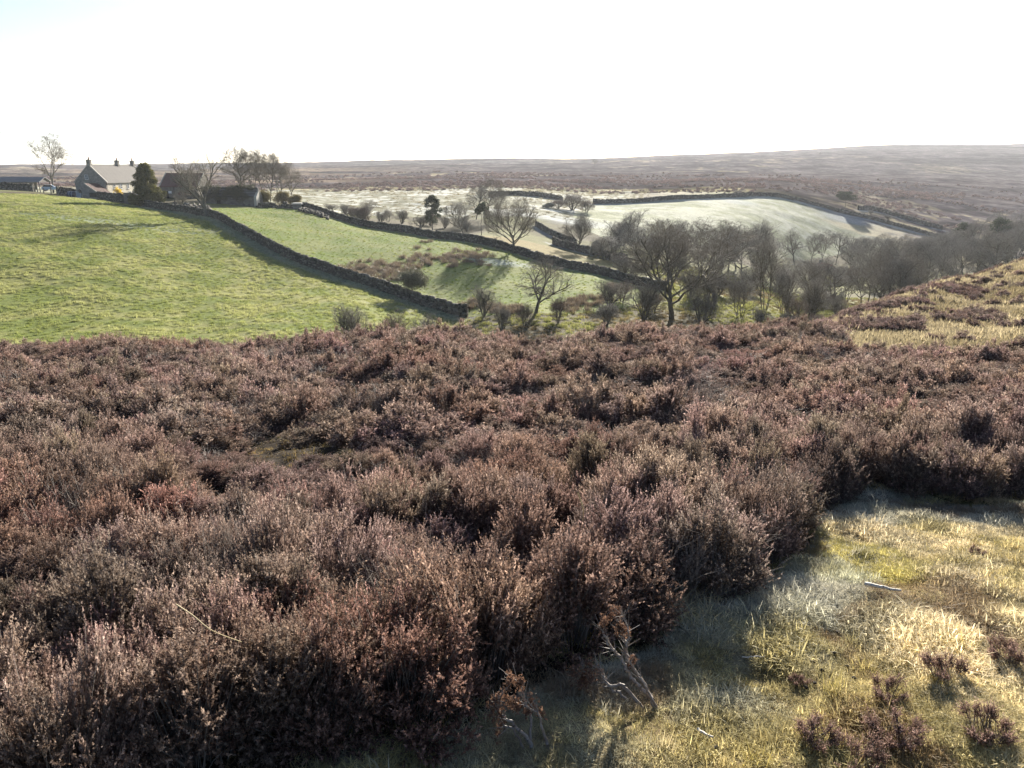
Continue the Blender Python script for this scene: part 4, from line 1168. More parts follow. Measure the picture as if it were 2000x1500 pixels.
# cottage in the valley
cx, cyy, _ = at(1622, 197); cz = P(1622, 556, 197)[2]
root = tag(empty('cottage', (cx, cyy, cz), rad(14)), 'small stone cottage with red roof half hidden among valley trees', 'house')
e, rdg, hw = 2.5, 4.9, 2.7
m = MB(); m.prism_y([(-hw, -.6), (hw, -.6), (hw, e), (0, rdg), (-hw, e)], 0, 5.4); m.build('wall', M_MAS, root)
m = MB(); s_ = (rdg - e) / hw
for s in (-1, 1):
    q = hw + .25; m.prism_y([(0, rdg + .03), (0, rdg + .16), (s * q, rdg + .16 - q * s_), (s * q, rdg + .03 - q * s_)], -.15, 5.55)
r_ = m.build('roof', tiles('cottage_red_tiles', (.22, .085, .06), (.32, .14, .10), .3, 1), root)
m = MB(); m.box(-.35, .35, 4.3, 5.0, rdg - .3, rdg + .8); m.build('chimney', M_MAS, r_)
window(root, 'x', -.45, .45, 2.6, 3.5, 0); window(root, 'x', -1.6, -.7, .8, 1.8, 0); window(root, 'y', 2, 3, .9, 1.9, hw); window(root, 'y', 3.6, 4.6, .9, 1.9, hw)

# ------------------------------------------------------------------ plants scattered over the land
LIB = bpy.data.collections.new('plant_library')      # source meshes only, not linked into the scene
def scatter(name, label, cat, coll, pos, rot, scl, tint, idx):
    """one object that carries many small plants: points with turn, size, tint and variant"""
    n = len(pos)
    me = bpy.data.meshes.new(name); me.vertices.add(n)
    me.vertices.foreach_set('co', np.asarray(pos, np.float32).ravel())
    for nm, typ, key, arr in (('turn', 'FLOAT_VECTOR', 'vector', rot), ('size', 'FLOAT_VECTOR', 'vector', scl), ('tint', 'FLOAT_VECTOR', 'vector', tint)):
        a = me.attributes.new(nm, typ, 'POINT'); a.data.foreach_set(key, np.asarray(arr, np.float32).ravel())
    a = me.attributes.new('variant', 'INT', 'POINT'); a.data.foreach_set('value', np.asarray(idx, np.int32))
    me.update()
    o = link(name, me); tag(o, label, cat, None, 'stuff')
    ng = bpy.data.node_groups.new(name + '_nodes', 'GeometryNodeTree')
    ng.interface.new_socket('Geometry', in_out='INPUT', socket_type='NodeSocketGeometry')
    ng.interface.new_socket('Geometry', in_out='OUTPUT', socket_type='NodeSocketGeometry')
    N = ng.nodes.new; Lk = ng.links.new
    gi = N('NodeGroupInput'); go = N('NodeGroupOutput')
    ip = N('GeometryNodeInstanceOnPoints'); ci = N('GeometryNodeCollectionInfo')
    ci.inputs['Collection'].default_value = coll
    ci.inputs['Separate Children'].default_value = True
    ci.inputs['Reset Children'].default_value = True
    mp = N('GeometryNodeMeshToPoints')
    Lk(gi.outputs[0], mp.inputs[0]); Lk(mp.outputs[0], ip.inputs['Points']); Lk(ci.outputs[0], ip.inputs['Instance'])
    ip.inputs['Pick Instance'].default_value = True
    def at_(nm, typ, sock):
        a = N('GeometryNodeInputNamedAttribute'); a.data_type = typ; a.inputs['Name'].default_value = nm; Lk(a.outputs[0], ip.inputs[sock])
    at_('variant', 'INT', 'Instance Index'); at_('size', 'FLOAT_VECTOR', 'Scale')
    a = N('GeometryNodeInputNamedAttribute'); a.data_type = 'FLOAT_VECTOR'; a.inputs['Name'].default_value = 'turn'
    e2r = N('FunctionNodeEulerToRotation'); Lk(a.outputs[0], e2r.inputs[0]); Lk(e2r.outputs[0], ip.inputs['Rotation'])
    Lk(ip.outputs[0], go.inputs[0])
    md = o.modifiers.new('scatter', 'NODES'); md.node_group = ng
    return o
def library(name, meshes):
    c = bpy.data.collections.new(name)
    for i, me in enumerate(meshes):
        ob = bpy.data.objects.new('%s_%02d' % (name, i), me); c.objects.link(ob)
    return c

# heather: leaf spikes crowded on wiry stems, bases darkened as painted shade in the gaps
g = NT('heather')
tip = g.attr('tip', out='Fac'); rn = g.attr('rnd', out='Fac'); tn = g.attr('tint', 'INSTANCER', 'Vector')
base = g.mix(rn, (.060, .038, .029), (.115, .074, .056))
flower = g.mix(rn, (.385, .275, .222), (.56, .43, .352))
c = g.mix(tip, base, flower)
c = g.mix(1.0, c, tn, 'MULTIPLY')
M_HEATHER = g.leafy(c, .45, gloss=.012, rough=.6)
g = NT('heather_single')
c = g.mix(g.attr('tip', out='Fac'), g.mix(g.attr('rnd', out='Fac'), (.060, .038, .029), (.115, .074, .056)), g.mix(g.attr('rnd', out='Fac'), (.385, .275, .222), (.56, .43, .352)))
c = g.mix(1.0, c, g.attr('tint', 'OBJECT', 'Vector'), 'MULTIPLY')
M_HEATHER1 = g.leafy(c, .45, gloss=.012, rough=.6)
g = NT('heather_stems')
c = g.ramp(g.noise(8, 3, .6, g.pos()), [(.3, (.10, .08, .065)), (.7, (.24, .21, .18))])
M_HSTEM = g.surf(c, .7, None, spec=.3)
g = NT('dead_heather_stems')
c = g.ramp(g.noise(20, 3, .6, g.pos()), [(.3, (.16, .12, .095)), (.7, (.34, .30, .26))])
M_DEADSTEM = g.surf(c, .6, None, spec=.3)

def heather_bush(seed, nsh, R, Ht, leaf, perr, twigs=3, tipfrac=.45, open_=0.0):
    rng = np.random.default_rng(seed)
    nb = max(8, nsh // 13)
    baz = rng.random(nb) * 2 * math.pi; bpol = rng.random(nb) ** .55 * rad(92); brr = .62 + .5 * rng.random(nb)
    kb = rng.integers(0, nb, nsh)
    az = baz[kb] + rng.normal(size=nsh) * .13 / np.maximum(np.sin(bpol[kb]), .35); pol = bpol[kb] + rng.normal(size=nsh) * .10
    rr = brr[kb] * (.84 + .24 * rng.random(nsh))
    tipp = np.stack([np.sin(pol) * np.cos(az) * R * rr, np.sin(pol) * np.sin(az) * R * rr, .08 + np.maximum(np.cos(pol), -.05) * (Ht - .08) * rr], 1)
    base = np.stack([.35 * tipp[:, 0] + rng.normal(size=nsh) * .03, .35 * tipp[:, 1] + rng.normal(size=nsh) * .03, np.full(nsh, -.04)], 1)
    ctrl = base * .5 + tipp * .42; ctrl[:, 2] = base[:, 2] * .4 + tipp[:, 2] * .62
    def bez(t):
        t = t[:, None] if t.ndim == 1 else t
        return base * (1 - t) ** 2 + 2 * ctrl * t * (1 - t) + tipp * t * t
    # stems as ribbons
    ts = np.linspace(0, 1, 4)
    sp = [bez(np.full(nsh, t)) for t in ts]
    keep = rng.random(nsh) < .55
    P0 = np.concatenate([sp[i][keep] for i in range(3)]); P1 = np.concatenate([sp[i + 1][keep] for i in range(3)])
    r_ = np.concatenate([np.full(keep.sum(), v) for v in (.0035, .0025, .0018)])
    SV, SQ = tube_mesh(P0, P1, r_, r_ * .75, 3)
    # leaf spikes: the leading shoot and its side sprigs
    d_end = tipp - ctrl; d_end /= np.linalg.norm(d_end, axis=1, keepdims=True)
    bt = np.stack([np.sin(bpol) * np.cos(baz) * R * brr, np.sin(bpol) * np.sin(baz) * R * brr, .08 + np.maximum(np.cos(bpol), -.05) * (Ht - .08) * brr], 1)
    ros = (tipp - bt[kb]) / .05
    d_end = d_end * .75 + np.array([0, 0, .18]) + ros * .5 + rng.normal(size=(nsh, 3)) * .15; d_end /= np.linalg.norm(d_end, axis=1, keepdims=True)
    Bs, Ds, Ls, Tp = [], [], [], []
    for k in range(twigs + 1):
        if k == 0:
            b = tipp - d_end * .02; dd = d_end; L = .040 + .040 * rng.random(nsh); tp = np.ones(nsh)
        else:
            t = .62 + .36 * rng.random(nsh); b = bez(t)
            dd = d_end * .7 + rng.normal(size=(nsh, 3)) * .55; dd /= np.linalg.norm(dd, axis=1, keepdims=True)
            L = .028 + .034 * rng.random(nsh); tp = .2 + .5 * rng.random(nsh)
        Bs.append(b); Ds.append(dd); Ls.append(L); Tp.append(tp)
    B = np.concatenate(Bs); D = np.concatenate(Ds); L = np.concatenate(Ls); tpv = np.concatenate(Tp)
    n = len(B)
    B = np.repeat(B, perr, 0); D = np.repeat(D, perr, 0); L = np.repeat(L, perr); tpv = np.repeat(tpv, perr)
    s = (np.tile(np.arange(perr), n) + rng.random(n * perr)) / perr
    p = B + D * (L * s)[:, None]
    o = rng.normal(size=(n * perr, 3)); o -= D * (o * D).sum(1, keepdims=True); o /= np.linalg.norm(o, axis=1, keepdims=True)
    a = D * .65 + o * .75; a /= np.linalg.norm(a, axis=1, keepdims=True)
    w = np.cross(a, D); w /= np.maximum(np.linalg.norm(w, axis=1, keepdims=True), 1e-6)
    sz = leaf * (.7 + .6 * rng.random(n * perr)) * (1.1 - .4 * s)
    V = np.stack([p - w * (sz * .3)[:, None], p + w * (sz * .3)[:, None], p + a * sz[:, None]], 1).reshape(-1, 3)
    tipv = np.clip(tpv * (.35 + .75 * s) * (1.25 * rng.random(n * perr) ** .5), 0, 1)
    shade = np.repeat(np.repeat(rng.random(nsh), 1)[None].repeat(twigs + 1, 0).ravel(), perr) * .6 + .4 * rng.random(n * perr)
    nl = len(V)
    return V, np.arange(nl).reshape(-1, 3), np.repeat(shade, 3), np.repeat(tipv, 3), SV, SQ
def heather_mesh(name, *a, mat=None, **k):
    V, T, rn, tp, SV, SQ = heather_bush(*a, **k)
    n = len(V)
    return make_mesh(name, np.concatenate([V, SV]), tris=T, quads=SQ + n, attrs={'rnd': np.concatenate([rn, np.full(len(SV), .5)]), 'tip': np.concatenate([tp, np.zeros(len(SV))])},
                     mats=[mat or M_HEATHER, M_HSTEM], midx=np.concatenate([np.zeros(len(T)), np.ones(len(SQ))]))
def twiggy_mesh(seed, n=260, R=.3, Ht=.42):
    """old leggy heather, bare grey twigs"""
    rng = np.random.default_rng(seed)
    A, B, RA, RB = [], [], [], []
    for i in range(n // 6):
        az = rng.random() * 6.283; pol = rng.random() ** .6 * 1.25
        d = np.array([math.sin(pol) * math.cos(az), math.sin(pol) * math.sin(az), math.cos(pol)])
        p = np.array([0, 0, -.03]) + rng.normal(size=3) * .03; L = Ht * (.7 + .5 * rng.random()); r = .004
        for s in range(5):
            d = d + rng.normal(size=3) * .22 + np.array([0, 0, .08]); d /= np.linalg.norm(d)
            q = p + d * L / 5; A.append(p); B.append(q); RA.append(r); RB.append(r * .75); p = q; r *= .75
            if s > 1:
                for _ in range(3):
                    e = d + rng.normal(size=3) * .6; e /= np.linalg.norm(e); q2 = p + e * L * .28 * (.5 + rng.random())
                    A.append(p); B.append(q2); RA.append(r * .8); RB.append(r * .3)
    V, Q = tube_mesh(np.array(A), np.array(B), np.array(RA), np.array(RB), 3)
    return make_mesh('twiggy', V, quads=Q, attrs={'rnd': np.full(len(V), .5), 'tip': np.zeros(len(V))}, mats=[M_DEADSTEM])

HN = [heather_mesh('heather_near', 100 + i, 520, .29 + .04 * (i % 3), .44, .0135, 10, twigs=4) for i in range(5)]
HF = [heather_mesh('heather_far', 140 + i, 330, .34, .44, .024, 6, twigs=3) for i in range(5)]
HT = [twiggy_mesh(170 + i) for i in range(3)]
C_NEAR = library('heather_near_kinds', HN + HT)
C_FAR = library('heather_far_kinds', HF + HT)
def jittered(x0, x1, y0, y1, step, rng):
    gx, gy = np.meshgrid(np.arange(x0, x1, step), np.arange(y0, y1, step))
    gx = gx + (rng.random(gx.shape) - .5) * step * 1.1; gy = gy + (rng.random(gy.shape) - .5) * step * 1.1
    return gx.ravel(), gy.ravel()
def heather_tint(x, y, rng):
    a = fbm(x / 2.2, y / 2.2, 201, 3); b = fbm(x / 1.3 + 9, y / 1.3, 207, 3)
    t = np.ones((len(x), 3))
    red = sstep(.52, .8, a)[:, None]; grey = sstep(.52, .70, b)[:, None]
    t = t * (1 - red) + np.array((1.0, .86, .80)) * red
    t = t * (1 - grey) + np.array((1.02, .99, 1.02)) * grey
    return t * (.68 + .6 * rng.random((len(x), 1))) * (1 + .12 * (rng.random((len(x), 3)) - .5))
rng = np.random.default_rng(404)
def heather_field():
    xs, ys, st = [], [], []
    for y0, y1, step in ((1.0, 7.0, .235), (7.0, 14, .31), (14, 30.5, .43)):
        x, y = jittered(-1.0 * y1 - 2, 1.0 * y1 + 2, y0, y1, step, rng)
        m = np.abs(x) < .82 * y + 1.6
        xs.append(x[m]); ys.append(y[m]); st.append(np.full(m.sum(), step))
    x = np.concatenate(xs); y = np.concatenate(ys); st = np.concatenate(st)
    r = np.hypot(x, y)
    d, s = distline(x, y, PATH_EDGE)
    onpath = inpoly(x, y, PATH_POLY)
    mound = fbm(x / 1.15, y / 1.15, 301, 3)
    # gaps where litter and moss show between the mounds
    open_ = sstep(.465, .37, mound)
    keep = ~onpath & (d > .05 + .12 * rng.random(len(x))) & (rng.random(len(x)) > .78 * open_)
    far_edge = 27.5 + 2.5 * (fbm(x / 3, 0 * x, 311, 2) - .5) * 2
    keep &= (y < far_edge)
    straw = (x > .43 * y) & (y > 19.5 + 4 * (fbm(x / 2.5, y / 2.5, 313, 3) - .5) * 2)
    keep &= ~straw
    # keep the camera's own standing place clear
    keep &= r > 1.55
    x, y, st, mound, d = x[keep], y[keep], st[keep], mound[keep], d[keep]
    hgt = (.52 + .78 * sstep(.36, .68, mound)) * (.68 + .64 * rng.random(len(x)))
    hgt *= .80; hgt = np.where((r[keep] < 7) & (d < .95), np.maximum(hgt, .92 + .28 * rng.random(len(x))), hgt)
    wid = .80 * (st / .235) ** .6 * (.7 + .6 * rng.random(len(x)))
    return x, y, hgt, wid, mound, d
hx, hy, hh, hw, hm, hd = heather_field()
tint = heather_tint(hx, hy, rng)
tw = (rng.random(len(hx)) < .05 + .16 * sstep(.55, .7, fbm(hx / 1.6, hy / 1.6, 321, 2)))
near = hy < 7.0
hz_ = H(hx, hy) - .03
rot = np.stack([(rng.random(len(hx)) - .5) * .3, (rng.random(len(hx)) - .5) * .3, rng.random(len(hx)) * 6.283], 1)
# the mounds nearest the path, each a bush of its own
front = near & (hd < .85) & (hy < 5.2) & ~tw & (np.abs(hx) < .7 * hy + .4)
HN1 = [heather_mesh('heather_bush', 100 + i, 520, .29 + .04 * (i % 3), .44, .0135, 10, twigs=4, mat=M_HEATHER1) for i in range(5)]
fi = np.where(front)[0]
fi = fi[np.argsort(hy[fi] - hd[fi])]
for i in fi:
    k = int(rng.integers(0, 5))
    o = link('heather_bush', HN1[k]); o.location = (hx[i], hy[i], hz_[i]); o.rotation_euler = tuple(rot[i]); o.scale = (hw[i], hw[i], hh[i])
    o['tint'] = [float(v) for v in tint[i]]
    tag(o, 'purplish brown heather bush in the front row along the shaded edge of the grassy path', 'heather', 'front row of heather bushes beside the path')
rest = near & ~front
for m, coll, nk, nm, lab in ((rest, C_NEAR, 5, 'heather_undergrowth', 'dense brown heather covering the slope just behind the path'), (~near, C_FAR, 5, 'distant_heather_undergrowth', 'brown heather covering the slope down to the valley edge')):
    n = m.sum()
    idx = np.where(tw[m], 5 + rng.integers(0, 3, n), rng.integers(0, nk, n))
    scl = np.stack([hw[m], hw[m], hh[m]], 1)
    scatter(nm, lab, 'heather', coll, np.stack([hx[m], hy[m], hz_[m]], 1), rot[m], scl, tint[m], idx)

# grass: tufts of narrow blades
g = NT('grass_blades')
rn = g.attr('rnd', out='Fac'); tn = g.attr('tint', 'INSTANCER', 'Vector')
c = g.mix(1.0, g.mix(rn, (.75, .75, .75), (1.25, 1.2, 1.1)), tn, 'MULTIPLY')
M_GRASS = g.leafy(c, .5, gloss=.012, rough=.5)
def tuft_mesh(seed, n, h, spread, w, lay=.5):
    rng = np.random.default_rng(seed)
    b = np.stack([rng.normal(size=n) * spread * .5, rng.normal(size=n) * spread * .5, np.full(n, -.01)], 1)
    az = rng.random(n) * 6.283; out = lay * (.3 + rng.random(n))
    d = np.stack([np.cos(az) * out, np.sin(az) * out, np.ones(n)], 1); d /= np.linalg.norm(d, axis=1, keepdims=True)
    L = h * (.5 + .7 * rng.random(n))
    bend = np.stack([np.cos(az), np.sin(az), -.5 * np.ones(n)], 1) * (lay * .9 * rng.random(n))[:, None]
    m_ = b + d * (L * .55)[:, None]; t_ = m_ + (d + bend) / np.linalg.norm(d + bend, axis=1, keepdims=True) * (L * .5)[:, None]
    s = np.stack([-np.sin(az), np.cos(az), np.zeros(n)], 1) * w
    V = np.stack([b - s * .5, b + s * .5, m_ + s * .42, m_ - s * .42, t_], 1).reshape(-1, 3)
    i = np.arange(n) * 5
    quads = np.stack([i, i + 1, i + 2, i + 3], 1); tris = np.stack([i + 3, i + 2, i + 4], 1)
    return make_mesh('tuft', V, tris=tris, quads=quads, attrs={'rnd': np.repeat(rng.random(n), 5)}, mats=[M_GRASS])
C_TURF = library('turf_kinds', [tuft_mesh(500 + i, 44, .034 + .012 * (i % 3), .055, .0036, 1.4) for i in range(6)])
C_PASTURE = library('pasture_kinds', [tuft_mesh(520 + i, 60, .16 + .05 * (i % 3), .30, .03, .8) for i in range(6)])
def put(name, label, coll, x, y, size, tint, nk=6, lift=0.0, cat='grass', vary=.35):
    n = len(x)
    rot = np.stack([(rng.random(n) - .5) * .3, (rng.random(n) - .5) * .3, rng.random(n) * 6.283], 1)
    s = size * (1 - vary / 2 + vary * rng.random(n))
    return scatter(name, label, cat, coll, np.stack([x, y, H(x, y) + lift], 1), rot, np.stack([s, s, s * (.8 + .4 * rng.random(n))], 1), tint, rng.integers(0, nk, n))
def mixt(a, b, t): return np.array(a)[None] * (1 - t[:, None]) + np.array(b)[None] * t[:, None]
# turf of the path
x, y = jittered(-3.2, 9, .4, 10.5, .031, rng)
m = (np.abs(x) < .72 * y + 1.0)
x, y = x[m], y[m]
d, s = distline(x, y, PATH_EDGE)
on = inpoly(x, y, PATH_POLY)
m = on | ((d < .35) & (rng.random(len(x)) < .5))
m &= rng.random(len(x)) < np.clip(1.6 - .13 * y, .35, 1)
x, y, d, on = x[m], y[m], d[m], on[m]
n3 = fbm(x / .35, y / .35, 401, 3); n4 = fbm(x / 1.1, y / 1.1, 405, 3)
tint = mixt((.50, .44, .22), (.80, .71, .50), sstep(.36, .62, n3 * .5 + n4 * .5))
mossy = sstep(.62, .74, n4)[:, None]; tint = tint * (1 - mossy) + np.array((.52, .47, .18)) * mossy
shady = ((x < 2.0) | (y > 5.0))
frost = (sstep(.85, .4, d) * on * shady * .6)[:, None] * sstep(.22, .5, n3)[:, None]  # real frost, its weight also painting a bluish shade tone into the shadowed band
tint = tint * (1 - frost) + np.array((.46, .50, .50)) * frost
size = (.55 + .95 * sstep(.4, .78, fbm(x / .3, y / .3, 411, 3))) * (1 + .04 * y)
tint = tint * (.55 + .85 * rng.random((len(x), 1))) * (.8 + .4 * sstep(.35, .65, fbm(x / .12, y / .12, 415, 2)))[:, None]
brown = sstep(.56, .66, fbm(x / .45 + 3, y / .45, 417, 3))[:, None]; tint = tint * (1 - .75 * brown) + np.array((.20, .13, .075)) * .75 * brown
put('path_grass', 'short frosted and straw coloured turf growing on the path', C_TURF, x, y, size, tint)
# mossy litter and dead bents in the gaps of the heather
gx, gy = jittered(-12, 12, 2.0, 14, .17, rng)
gm = ~inpoly(gx, gy, PATH_POLY) & (np.abs(gx) < .75 * gy + .6) & (fbm(gx / 1.15, gy / 1.15, 301, 3) < .50)
gx, gy = gx[gm], gy[gm]
tg = mixt((.22, .145, .06), (.36, .29, .13), fbm(gx / .8, gy / .8, 471, 3)) * (.5 + .8 * rng.random((len(gx), 1)))
put('gap_grass', 'mossy litter and yellowed grass in the gaps between the heather', C_TURF, gx, gy, .9 + .8 * rng.random(len(gx)), tg)
# longer bleached bents standing in tussocks on the turf
C_BENT = library('bent_kinds', [tuft_mesh(540 + i, 70, .05 + .014 * (i % 3), .05, .003, 1.0) for i in range(4)])
bx2, by2 = jittered(-1.5, 8.5, 1.0, 9.5, .13, rng)
m = inpoly(bx2, by2, PATH_POLY) & (np.abs(bx2) < .72 * by2 + 1) & (fbm(bx2 / .55, by2 / .55, 451, 3) > .5)
bx2, by2 = bx2[m], by2[m]; d2, _s = distline(bx2, by2, PATH_EDGE)
m = (d2 > .45) | (rng.random(len(bx2)) < .3); bx2, by2, d2 = bx2[m], by2[m], d2[m]
tb = mixt((.34, .29, .10), (.62, .52, .27), rng.random(len(bx2))) * (.7 + .5 * rng.random((len(bx2), 1)))
fb = (sstep(.8, .3, d2) * .5)[:, None]; tb = tb * (1 - fb) + np.array((.5, .52, .5)) * fb
put('tussock_grass', 'bleached straw tussocks standing in the turf of the path', C_BENT, bx2, by2, .6 + .7 * rng.random(len(bx2)), tb, nk=4)
# pasture hummocks
def plot_points(plot, step, ymin=45, ymax=400):
    p = np.array(plot)
    x, y = jittered(p[:, 0].min(), p[:, 0].max(), max(p[:, 1].min(), ymin), min(p[:, 1].max(), ymax), step, rng)
    m = np.abs(x) < .74 * y + 3
    x, y = x[m], y[m]; m = inpoly(x, y, plot)
    return x[m], y[m]
x, y = plot_points(PLOT['left'], .62)
n2 = fbm(x / 3.1, y / 3.1, 73, 4); n5 = fbm(x / 1.2, y / 1.2, 421, 2); n1 = fbm(x / 14, y / 14, 71, 4)
k = rng.random(len(x)) < .35 + .65 * sstep(.35, .6, n5)
x, y, n2, n1 = x[k], y[k], n2[k], n1[k]
tint = mixt((.255, .295, .09), (.37, .385, .16), sstep(.3, .7, n2)) * (.8 + .4 * rng.random((len(x), 1)))
d, s = distline(x, y, LINE['near'])
fr = (.5 * (s < 0) * sstep(3.0, 1.5, d))[:, None]; tint = tint * (1 - fr) + np.array((.40, .44, .45)) * fr
put('pasture_grass', 'tussocky grass covering the left pasture', C_PASTURE, x, y, .6 + .6 * n2, tint)
x, y = plot_points(PLOT['middle'], 1.15)
tint = mixt((.25, .32, .07), (.34, .37, .12), sstep(.3, .7, fbm(x / 3.1, y / 3.1, 73, 4))) * (.8 + .4 * rng.random((len(x), 1)))
put('field_grass', 'short green grass between the two long walls', C_PASTURE, x, y, np.full(len(x), .62), tint)
x, y = jittered(-12, 70, 66, 150, 1.0, rng)
m = (x < .55 * y) & (x > -.12 * y) & ~inpoly(x, y, PLOT['left']) & ~inpoly(x, y, PLOT['middle']) & ~inpoly(x, y, PLOT['strip']) & ~((x > .415 * y) & (y < 105))
x, y = x[m], y[m]
n6 = fbm(x / 6, y / 6, 441, 3)
tint = mixt((.20, .155, .08), (.26, .27, .09), sstep(.35, .6, n6)) * (.75 + .5 * rng.random((len(x), 1)))
put('valley_grass', 'rough grass on the valley floor under the big trees', C_PASTURE, x, y, .8 + .9 * n6, tint)
# straw grass and heather of the spur
x, y = jittered(8, 62, 19, 72, .36, rng)
m = (x > .40 * y) & (x < .74 * y + 3) & (y > 17)
x, y = x[m], y[m]
band = fbm(x / 6 + y / 40, y / 3.0 - x / 9, 431, 5, .65)
hm_ = (band > .605) & (y > 24)
tint = mixt((.25, .21, .125), (.38, .325, .21), sstep(.3, .7, fbm(x / 2, y / 2, 433, 3))) * (.8 + .4 * rng.random((len(x), 1)))
k = ~hm_
put('spur_grass', 'straw coloured bent grass on the sunny spur', C_PASTURE, x[k], y[k], .6 + .6 * rng.random(k.sum()), tint[k])
k = (hm_ & (rng.random(len(x)) < .5)) | ((rng.random(len(x)) < .025) & (y > 24))
n = k.sum()
tt = heather_tint(x[k], y[k], rng) * np.array((.92, .92, .98))
s_ = np.stack([1.0 + .5 * rng.random(n), 1.0 + .5 * rng.random(n), .7 + .35 * rng.random(n)], 1)
scatter('spur_heather_undergrowth', 'bands of dark heather on the straw coloured spur', 'heather', C_FAR, np.stack([x[k], y[k], H(x[k], y[k]) - .03], 1), np.stack([0 * x[k], 0 * x[k], rng.random(n) * 6.28], 1), s_, tt, rng.integers(0, 5, n))
# single heather clumps on the open straw grass
for i, (px, py, w) in enumerate(((1725, 616, 1.3), (1779, 610, .8), (1830, 618, 1.0), (1936, 620, 1.6), (1948, 616, .9), (1965, 538, 1.0), (1990, 540, .8), (1905, 548, .9), (1870, 552, .8))):
    X, Y, Z = hit(px, py, 17)
    o = link('heather_clump', HN1[i % 5]); o.location = (X, Y, Z - .03); o.rotation_euler = (0, 0, i * 1.7); o.scale = (w * 1.3, w * 1.1, .8)
    o['tint'] = [.62, .55, .58]
    tag(o, 'dark heather clump standing alone on the straw coloured spur', 'heather', 'lone heather clumps on the spur')

# rough grazing and moor edge: tussocks and heather too far off to count
def far_scatter(name, label, cat, coll, r0, r1, step, keepf, size, tintf, nk):
    X, Y = jittered(-.74 * r1, .74 * r1, r0 * .75, r1, step, rng)
    R = np.hypot(X, Y); m = (R > r0) & (R < r1) & (np.abs(X) < .72 * Y); X, Y, R = X[m], Y[m], R[m]
    m = keepf(X, Y, R); X, Y, R = X[m], Y[m], R[m]; n = len(X)
    sc = size * (.6 + .9 * rng.random(n)) * (R / r0) ** .5
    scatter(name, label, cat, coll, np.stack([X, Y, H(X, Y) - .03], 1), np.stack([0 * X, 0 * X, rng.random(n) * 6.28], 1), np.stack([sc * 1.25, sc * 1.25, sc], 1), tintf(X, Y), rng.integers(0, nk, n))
fwall = PLOT['far']
far_scatter('grazing_tussocks', 'rough straw and frosted tussocks on the grazing across the valley', 'grass', C_PASTURE, 205, 345, 2.1,
            lambda X, Y, R: (X < .17 * Y) & ~inpoly(X, Y, fwall) & (Y > 195) & (X > -.3 * Y) & (rng.random(len(X)) < .2 + .7 * sstep(.45, .6, fbm(X / 12, Y / 12, 461, 3))), 1.3,
            lambda X, Y: mixt((.20, .18, .10), (.50, .47, .38), rng.random(len(X))), 6)
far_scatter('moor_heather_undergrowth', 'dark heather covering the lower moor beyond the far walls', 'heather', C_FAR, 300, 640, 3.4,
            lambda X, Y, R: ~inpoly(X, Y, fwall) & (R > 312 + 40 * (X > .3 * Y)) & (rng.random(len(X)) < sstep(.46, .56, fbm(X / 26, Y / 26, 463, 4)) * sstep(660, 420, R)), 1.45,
            lambda X, Y: np.array((1.12, 1.15, 1.32))[None] * (.7 + .5 * rng.random((len(X), 1))), 5)  # lightened and blued to match the haze-greyed moor
# rushes: brown upright clumps in the wet hollow
g = NT('rush_blades')
c = g.mix(g.attr('rnd', out='Fac'), (.085, .06, .042), (.29, .225, .15))
M_RUSH = g.leafy(c, .35, gloss=.05)
def rush_mesh(seed):
    rng = np.random.default_rng(seed); n = 90
    me = tuft_mesh(seed, n, .75, .42, .03, .42); me.materials.clear(); me.materials.append(M_RUSH); return me
RU = [rush_mesh(600 + i) for i in range(5)]
rr = random.Random(8)
def rush_spots():
    out = []
    def blob(px, py, a, b, n, tag_): 
        for _ in range(n):
            t = rr.random() * 6.283; q = math.sqrt(rr.random()); out.append((px + math.cos(t) * a * q, py + math.sin(t) * b * q, tag_))
    blob(745, 528, 84, 20, 96, 0); blob(700, 530, 40, 10, 24, 0); blob(820, 505, 40, 9, 20, 0); blob(905, 503, 55, 12, 44, 0); blob(860, 510, 40, 12, 12, 0)
    for q in ((824, 471), (832, 473), (840, 471), (815, 484), (838, 487), (889, 486), (897, 490), (934, 487), (950, 495), (960, 500), (888, 519), (938, 517), (955, 519), (879, 521)): out.append((*q, 1))
    blob(930, 596, 30, 7, 16, 2); blob(990, 606, 40, 8, 22, 2); blob(1150, 588, 48, 8, 30, 2); blob(1120, 600, 40, 8, 18, 2); blob(1195, 560, 12, 8, 5, 2)
    return out
LABR = ('brown rush clump crowded in the wet hollow between the long walls', 'lone brown rush clump dotted on the green field by the hollow', 'brown rush clump in the damp bottom of the field near the spreading tree')
GRR = ('rush clumps in the hollow', 'lone rush clumps', 'rush clumps at the field bottom')
for i, (px, py, t) in enumerate(rush_spots()):
    X, Y, Z = hit(px, py + 2, 60)
    o = link('rush_clump', RU[i % 5]); o.location = (X, Y, Z); s = rr.uniform(.75, 1.35); o.scale = (s * 1.15, s * 1.15, s * .72); o.rotation_euler = (0, 0, rr.random() * 6.28)
    tag(o, LABR[t], 'rushes', GRR[t])

